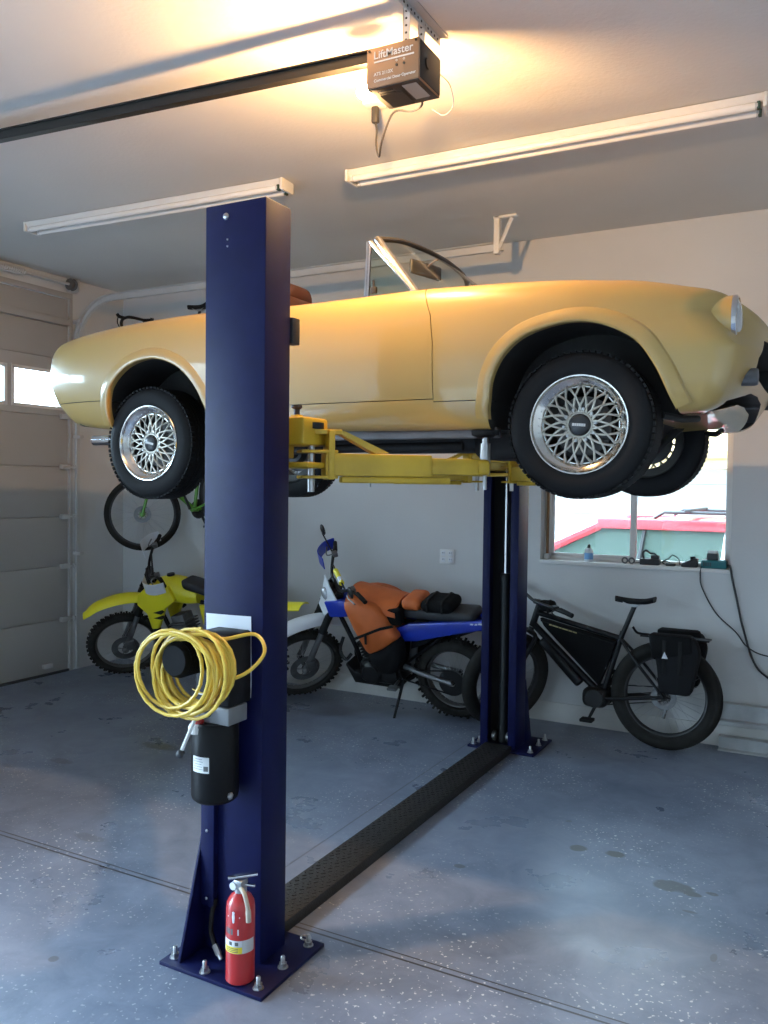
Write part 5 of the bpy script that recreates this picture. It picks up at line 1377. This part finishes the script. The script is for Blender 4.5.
# wall outlet
wo = thing('wall_outlet', 'white double outlet plate on the back wall above the blue motorcycle', 'outlet', (-2.80, YB, 1.22))
pt = wpart(MB().bbox(-2.865, -2.735, YB-.007, YB, 1.163, 1.280, .003), 'cover_plate', M_white, wo)
for dx in (-.032, .032):
    for dz in (-.026, .026):
        q = wpart(MB().bbox(-2.80+dx-.018, -2.80+dx+.018, YB-.010, YB-.006, 1.2215+dz-.019, 1.2215+dz+.019, .003), 'socket', M_white2, pt)
        b = MB()
        for ddx in (-.007, .007): b.box(-2.80+dx+ddx-.002, -2.80+dx+ddx+.002, YB-.0108, YB-.0095, 1.2215+dz-.002, 1.2215+dz+.010)
        wpart(b, 'socket_slot', M_ink, q, 0)

# things on the window sill
SZ = WZ0+.004
t = thing('squeeze_bottle', 'small white bottle with a blue label and black cap on the window sill', 'bottle', (-1.655, 6.33, SZ))
bb = wpart(MB().lathe([(0, 0), (.029, 0), (.032, .006), (.032, .075), (.024, .095), (.011, .103), (0, .103)], (-1.655, 6.335, SZ), 'z', 24), 'bottle_body', mat('milky_plastic', (.70, .74, .78), .35), t)
wpart(MB().lathe([(.0322, .018), (.0326, .018), (.0326, .066), (.0322, .066)], (-1.655, 6.335, SZ), 'z', 24, closed=True), 'bottle_label', mat('blue_label', (.16, .36, .62), .5), bb)
wpart(MB().lathe([(0, .103), (.012, .103), (.011, .122), (.005, .130), (0, .130)], (-1.655, 6.335, SZ), 'z', 16), 'bottle_cap', M_black, t)
t = thing('security_stick', 'brown wooden stick standing in the left track of the window', 'stick', (-1.985, 6.36, SZ))
wpart(MB().cyl((-1.985, 6.36, SZ+.03), (-1.985, 6.37, 2.05), .011, n=12), 'dowel', mat('brown_wood', (.22, .11, .035), .6, noise=(30, .2)), t)
wpart(MB().bbox(-2.008, -1.962, 6.335, 6.385, SZ, SZ+.045, .008), 'foot', M_galvp, t)
t = thing('cable_loop', 'coiled grey cable end lying on the window sill', 'cable', (-1.36, 6.33, SZ))
b = MB().torus((-1.385, 6.33, SZ+.024), .019, .006, 'y', 24, 8).torus((-1.335, 6.325, SZ+.024), .019, .006, 'y', 24, 8).tube(spline([(-1.335, 6.325, SZ+.006), (-1.31, 6.34, SZ+.008), (-1.28, 6.34, SZ+.012)], 4), .004, 6); wpart(b, 'cable', M_grey, t)
t = thing('battery_charger', 'flat black charger with a curled lead on top, on the window sill', 'charger', (-1.205, 6.335, SZ))
bb = wpart(MB().bbox(-1.275, -1.135, 6.30, 6.37, SZ, SZ+.046, .008), 'charger_body', M_black, t)
wpart(MB().tube(spline([(-1.25, 6.335, SZ+.045), (-1.255, 6.335, SZ+.085), (-1.235, 6.335, SZ+.105), (-1.205, 6.335, SZ+.085), (-1.17, 6.335, SZ+.08), (-1.15, 6.335, SZ+.045)], 5), .0075, 8), 'curled_lead', M_black, t)
b = MB().bbox(-1.20, -1.14, 6.32, 6.355, SZ+.046, SZ+.072, .006); wpart(b, 'lead_plug', M_black, t)
wpart(MB().tube(spline([(-1.137, 6.335, SZ+.02), (-1.08, 6.345, SZ+.05), (-1.05, 6.35, SZ+.078), (-1.01, 6.36, SZ+.05), (-1.0, 6.365, SZ+.008)], 5), .004, 6), 'output_lead', M_black, t)
t = thing('cable_adapter', 'small black cable adapter on the window sill between the two chargers', 'adapter', (-1.06, 6.33, SZ))
b = MB().bbox(-1.095, -1.025, 6.31, 6.35, SZ, SZ+.022, .008); bb = wpart(b, 'adapter_body', M_black, t)
wpart(MB().tube(spline([(-1.095, 6.33, SZ+.01), (-1.115, 6.325, SZ+.02), (-1.10, 6.315, SZ+.033), (-1.06, 6.315, SZ+.028)], 4), .0045, 6), 'lead', M_black, t)
t = thing('camera_charger', 'wedge-shaped black charger on the window sill beside the teal charger', 'charger', (-.93, 6.335, SZ))
bb = wpart(MB().prism([(-.985, SZ), (-.875, SZ), (-.875, SZ+.062), (-.895, SZ+.066), (-.965, SZ+.034), (-.985, SZ+.022)], 6.30, 6.37, 'xz', r=.006), 'charger_body', M_black, t)
wpart(MB().bbox(-.925, -.89, 6.315, 6.355, SZ+.045, SZ+.075, .005), 'charger_slot', M_rubber, bb)
t = thing('tool_battery_charger', 'teal power tool charger with a black battery on the window sill', 'charger', (-.765, 6.33, SZ))
M_teal = mat('teal_plastic', (.012, .13, .14), .4)
bb = wpart(MB().bbox(-.850, -.680, 6.288, 6.388, SZ, SZ+.058, .012), 'charger_body', M_teal, t)
b = MB()
for k in range(5): b.bbox(-.835+.012*k, -.829+.012*k, 6.285, 6.29, SZ+.015, SZ+.042, .001)
wpart(b, 'charger_vent', M_black, bb, 0)
bt = wpart(MB().bbox(-.815, -.740, 6.315, 6.375, SZ+.055, SZ+.105, .006), 'battery', M_black, t)
wpart(MB().bbox(-.810, -.745, 6.322, 6.368, SZ+.103, SZ+.122, .004), 'battery_cap', M_label, bt)
def wall_cord(name, label, pts, r, m):
    o = MB().tube(spline(pts, 6), r, 8).obj(name, m, None); return tag(o, label, 'cord')
yw = YB-.008
wall_cord('charger_cord', 'thin dark cord hanging from the teal charger in a slack curve to the right', [(-.845, 6.283, SZ+.012), (-.850, yw-.004, SZ-.045), (-.835, yw-.004, 1.10), (-.74, yw, .93), (-.61, yw, .81), (-.535, yw, .715), (-.42, yw, .665), (-.20, yw, .66)], .0042, M_black)
wall_cord('extension_lead', 'thicker dark cord running down the wall from the right end of the teal charger', [(-.676, 6.30, SZ+.03), (-.655, 6.28, SZ+.02), (-.640, yw-.006, SZ-.06), (-.610, yw-.006, 1.05), (-.565, yw-.006, .85), (-.49, yw-.016, .62), (-.40, yw-.016, .52), (-.2, yw-.01, .40), (.2, yw, .33)], .0075, M_black)

# ladder lying on its edge against the back wall
lad = thing('extension_ladder', 'silver aluminium ladder lying on its edge against the back wall', 'ladder', (.5, 6.22, 0))
M_lad = mat('ladder_aluminium', (.42, .42, .41), .38, metal=.55, noise=(8, .12))
def rail_(z0, z1, y0, y1):
    pr = [(y0, z0), (y1, z0), (y1, z0+.006), (y0+.006, z0+.006), (y0+.006, z1-.006), (y1, z1-.006), (y1, z1), (y0, z1)]
    pr = [(2*y0+.05-p[0] if False else p[0], p[1]) for p in pr]
    return MB().prism([(y1-(a-y0), z) for a, z in pr], -.695, 2.2, 'yz')
wpart(rail_(0.0, .098, 6.17, 6.235), 'lower_rail', M_lad, lad, 0)
wpart(rail_(.205, .33, 6.17, 6.235), 'upper_rail', M_lad, lad, 0)
wpart(rail_(.012, .085, 6.238, 6.277), 'lower_rail', M_lad, lad, 0)
wpart(rail_(.222, .315, 6.238, 6.277), 'upper_rail', M_lad, lad, 0)
for k in range(9):
    x = -.30+.30*k
    wpart(MB().bbox(x-.015, x+.015, 6.195, 6.22, .09, .222, .004), 'rung', M_lad, lad)

# paper taped on the column
rows = []
for k in range(11):
    t = k/10; z = 1.305-.30*t
    rows.append([(-2.108+.212*j/6+.006*t, 2.4965-.004*sin(pi*j/6)-.010*max(0, t-.75)*4*(j/6)*.5, z+.004*j/6) for j in range(7)])
b = MB().grid(rows); pz = b.obj('paper_sheet', M_paper, None, 60); tag(pz, 'white sheet of paper hanging on the near blue column behind the pump unit', 'paper')
b = MB().bbox(-2.03, -1.95, 2.36, 2.40, 1.262, 1.275, .002)

# coiled yellow cable on the pump motor
random.seed(11)
cc = V((-1.935, 2.245, 1.148)); pts = []
loops = 19; per = 20
yy = 0
pars = [(random.uniform(.112, .158), random.uniform(-.034, .020), random.uniform(-.022, .022), random.uniform(-.30, .30), random.uniform(-.30, .30)) for _ in range(loops+1)]
pars[-1] = (.155, -.04, -.02, .25, -.2); pars[-2] = (.128, -.075, .02, .3, .15); pars[-3] = (.135, -.05, .0, -.2, .25)
for i in range(loops*per):
    k = i//per; t = (i % per)/per; t = t*t*(3-2*t); p = [a+(c-a)*t for a, c in zip(pars[k], pars[k+1])]
    a = 2*pi*(i % per)/per+pi/2
    r_, dx, dz, tx, ty = p
    x = r_*cos(a)*1.08; z = r_*sin(a); dep = tx*z*.6+ty*x*.6
    lay = .085*(1-i/(loops*per)) - .055
    top = .108-(dz+r_)   # every loop hangs from the motor
    pts.append(cc+V((x+dx*1.2, lay+dep, z+dz*.6)))
end = pts[-1]
tail = spline([end, end+V((.06, .02, .0)), V((-1.86, 2.30, 1.26)), V((-1.775, 2.36, 1.275)), V((-1.715, 2.335, 1.225)), V((-1.74, 2.28, 1.165)), V((-1.83, 2.26, 1.12)), V((-1.875, 2.25, 1.095))], 6)
b = MB().tube(pts+tail[1:], .0065, 8)
M_cab = mat('yellow_cable_jacket', (.62, .42, .055), .4)
cb = thing('cable_coil', 'coil of yellow electrical cable hanging on the pump motor of the near column', 'cable coil', tuple(cc))
wpart(b, 'cable', M_cab, cb)
for k, (m_, e) in enumerate(((M_red, V((-1.885, 2.24, 1.055))), (M_white2, V((-1.93, 2.24, 1.075))), (M_cab, V((-1.955, 2.245, 1.085))))):
    wpart(MB().tube(spline([V((-1.873, 2.25, 1.096)), V((-1.86, 2.243, 1.08-.006*k)), e], 5), .0025, 6), 'bare_wire', m_, cb)

# fire extinguisher standing on the base plate
ex0, ey0, ez0 = -1.857, 2.395, .0155
fe = thing('fire_extinguisher', 'red fire extinguisher standing on the base plate of the near blue column', 'fire extinguisher', (ex0, ey0, ez0))
cy = wpart(MB().lathe([(0, 0), (.046, 0), (.052, .006), (.052, .262), (.049, .285), (.038, .305), (.024, .316), (.020, .322), (0, .322)], (ex0, ey0, ez0), 'z', 72), 'cylinder', M_red, fe)
def ext_patch(nm, a, half, z0, z1, m, r=.0526):
    rows = [[(ex0+r*sin(a+half*(2*k/24-1)), ey0-r*cos(a+half*(2*k/24-1)), ez0+z) for k in range(25)] for z in (z0, z1)]
    return wpart(MB().grid(rows), nm, m, cy)
ext_patch('label_band', 0.15, 1.6, .118, .165, mat('silver_label', (.55, .55, .53), .5))
ext_patch('label_yellow', .08, .70, .119, .142, M_ylw, .0530)
ext_patch('label_white', .08, .70, .143, .164, M_white2, .0530)
for k in range(2): ext_patch('label_symbol', -.05+.45*k, .12, .147, .160, M_ink, .0534)
for k in range(3): ext_patch('label_print', .05, .45, .123+.006*k, .1255+.006*k, M_ink, .0534)
dp = MB(); dm = [(-.62, 0), (0, .022), (.62, 0), (0, -.022)]
dp.add([(ex0+.0528*sin(.15+a*.8), ey0-.0528*cos(.15+a*.8), ez0+.248+z) for a, z in dm]+[(ex0+.0532*sin(.15), ey0-.0532*cos(.15), ez0+.248)], [(0, 1, 4), (1, 2, 4), (2, 3, 4), (3, 0, 4)])
wpart(dp, 'diamond_mark', M_white2, cy, 0)
for a, hw_, m_ in ((-.45, .10, M_ink), (-.20, .10, M_ink), (.05, .08, M_ink), (.50, .05, M_white2)): ext_patch('rating_mark', a, hw_, .185, .206, m_)
b = MB().lathe([(0, .318), (.022, .318), (.022, .335), (.016, .340), (.016, .358), (0, .358)], (ex0, ey0, ez0), 'z', 20).bbox(ex0-.018, ex0+.018, ey0-.02, ey0+.02, ez0+.335, ez0+.365, .004)
vl = wpart(b, 'valve', M_steel, fe)
m = M4.Translation((ex0, ey0, ez0+.366)) @ M4.Rotation(radians(35), 4, 'Z')
wpart(MB().bbox(-.045, .062, -.011, .011, 0.004, .014, .003, mtx=m @ M4.Rotation(radians(-6), 4, 'Y')), 'lever', M_chrome, vl)
wpart(MB().bbox(-.02, .055, -.010, .010, -.022, -.014, .003, mtx=m @ M4.Rotation(radians(10), 4, 'Y')), 'carry_handle', M_chrome, vl)
wpart(MB().lathe([(0, -.012), (.014, -.012), (.014, -.0), (0, .0)], (ex0-.018, ey0-.012, ez0+.342), 'y', 16), 'gauge', M_white2, vl)
wpart(MB().tube(spline([(ex0+.012, ey0-.015, ez0+.34), (ex0+.04, ey0-.028, ez0+.325), (ex0+.056, ey0-.03, ez0+.28), (ex0+.058, ey0-.028, ez0+.235)], 6), [.008]*13+[.010]*6, 10), 'hose', mat('pale_hose', (.42, .36, .28), .5), vl)
# ================================================================ light
w = bpy.data.worlds.new('sky'); scene.world = w; w.use_nodes = True
nt = w.node_tree; bg = nt.nodes['Background']
# bright hazy sky: brightest toward the low sun on the garage door side
tc = nt.nodes.new('ShaderNodeTexCoord'); dt = nt.nodes.new('ShaderNodeVectorMath'); dt.operation = 'DOT_PRODUCT'; dt.inputs[1].default_value = V((-.88, .10, .42)).normalized()
nt.links.new(tc.outputs['Generated'], dt.inputs[0])
cr = nt.nodes.new('ShaderNodeMapRange'); cr.inputs[1].default_value = -.1; cr.inputs[2].default_value = 1.0; cr.inputs[3].default_value = 0; cr.inputs[4].default_value = 1
nt.links.new(dt.outputs['Value'], cr.inputs[0])
pw = nt.nodes.new('ShaderNodeMath'); pw.operation = 'POWER'; pw.inputs[1].default_value = 5.0; nt.links.new(cr.outputs[0], pw.inputs[0])
ml = nt.nodes.new('ShaderNodeMath'); ml.operation = 'MULTIPLY_ADD'; ml.inputs[1].default_value = 112.0; ml.inputs[2].default_value = 1.8; nt.links.new(pw.outputs[0], ml.inputs[0])
nt.links.new(ml.outputs[0], bg.inputs[1]); bg.inputs[0].default_value = (0.56, 0.78, 1.0, 1)
def area(name, loc, rot, sx, sy, power, col, portal=False):
    l = bpy.data.lights.new(name, 'AREA'); l.shape = 'RECTANGLE'; l.size = sx; l.size_y = sy; l.energy = power; l.color = col
    if portal: l.cycles.is_portal = True
    o = bpy.data.objects.new(name, l); COL.objects.link(o); o.location = loc; o.rotation_euler = rot; return o
area('doorway_portal', (XL-.16, (OY0+OY1)/2, OZ/2), (0, radians(-90), 0), OZ, OY1-OY0, 1, (1, 1, 1), True)
area('window_portal', ((WX0+WX1)/2, YB+.2, (WZ0+WZ1)/2), (radians(-90), 0, 0), WX1-WX0, WZ1-WZ0, 1, (1, 1, 1), True)
area('door_pane_portal', (XL-.1, (DY0+DY1)/2, 2.64), (0, radians(-90), 0), .33, DY1-DY0, 1, (1, 1, 1), True)
area('added_window_portal', ((GX0+GX1)/2, YF-.12, (GZ0+GZ1)/2), (radians(90), 0, 0), GX1-GX0, GZ1-GZ0, 1, (1, 1, 1), True)
l = bpy.data.lights.new('opener_bulb', 'POINT'); l.energy = 190; l.color = (1.0, 0.58, 0.24); l.shadow_soft_size = 0.03
o = bpy.data.objects.new('opener_bulb', l); COL.objects.link(o); o.location = (BX-.012, BY, BZ-.05)
scene.view_settings.view_transform = 'Standard'; scene.view_settings.look = 'None'; scene.view_settings.exposure = -0.12; scene.view_settings.gamma = 1
scene.view_settings.use_curve_mapping = False
scene.cycles.use_denoising = True
M_bulb.cycles.emission_sampling = 'NONE'
scene.cycles.max_bounces = 10; scene.cycles.diffuse_bounces = 6; scene.cycles.sample_clamp_indirect = 4
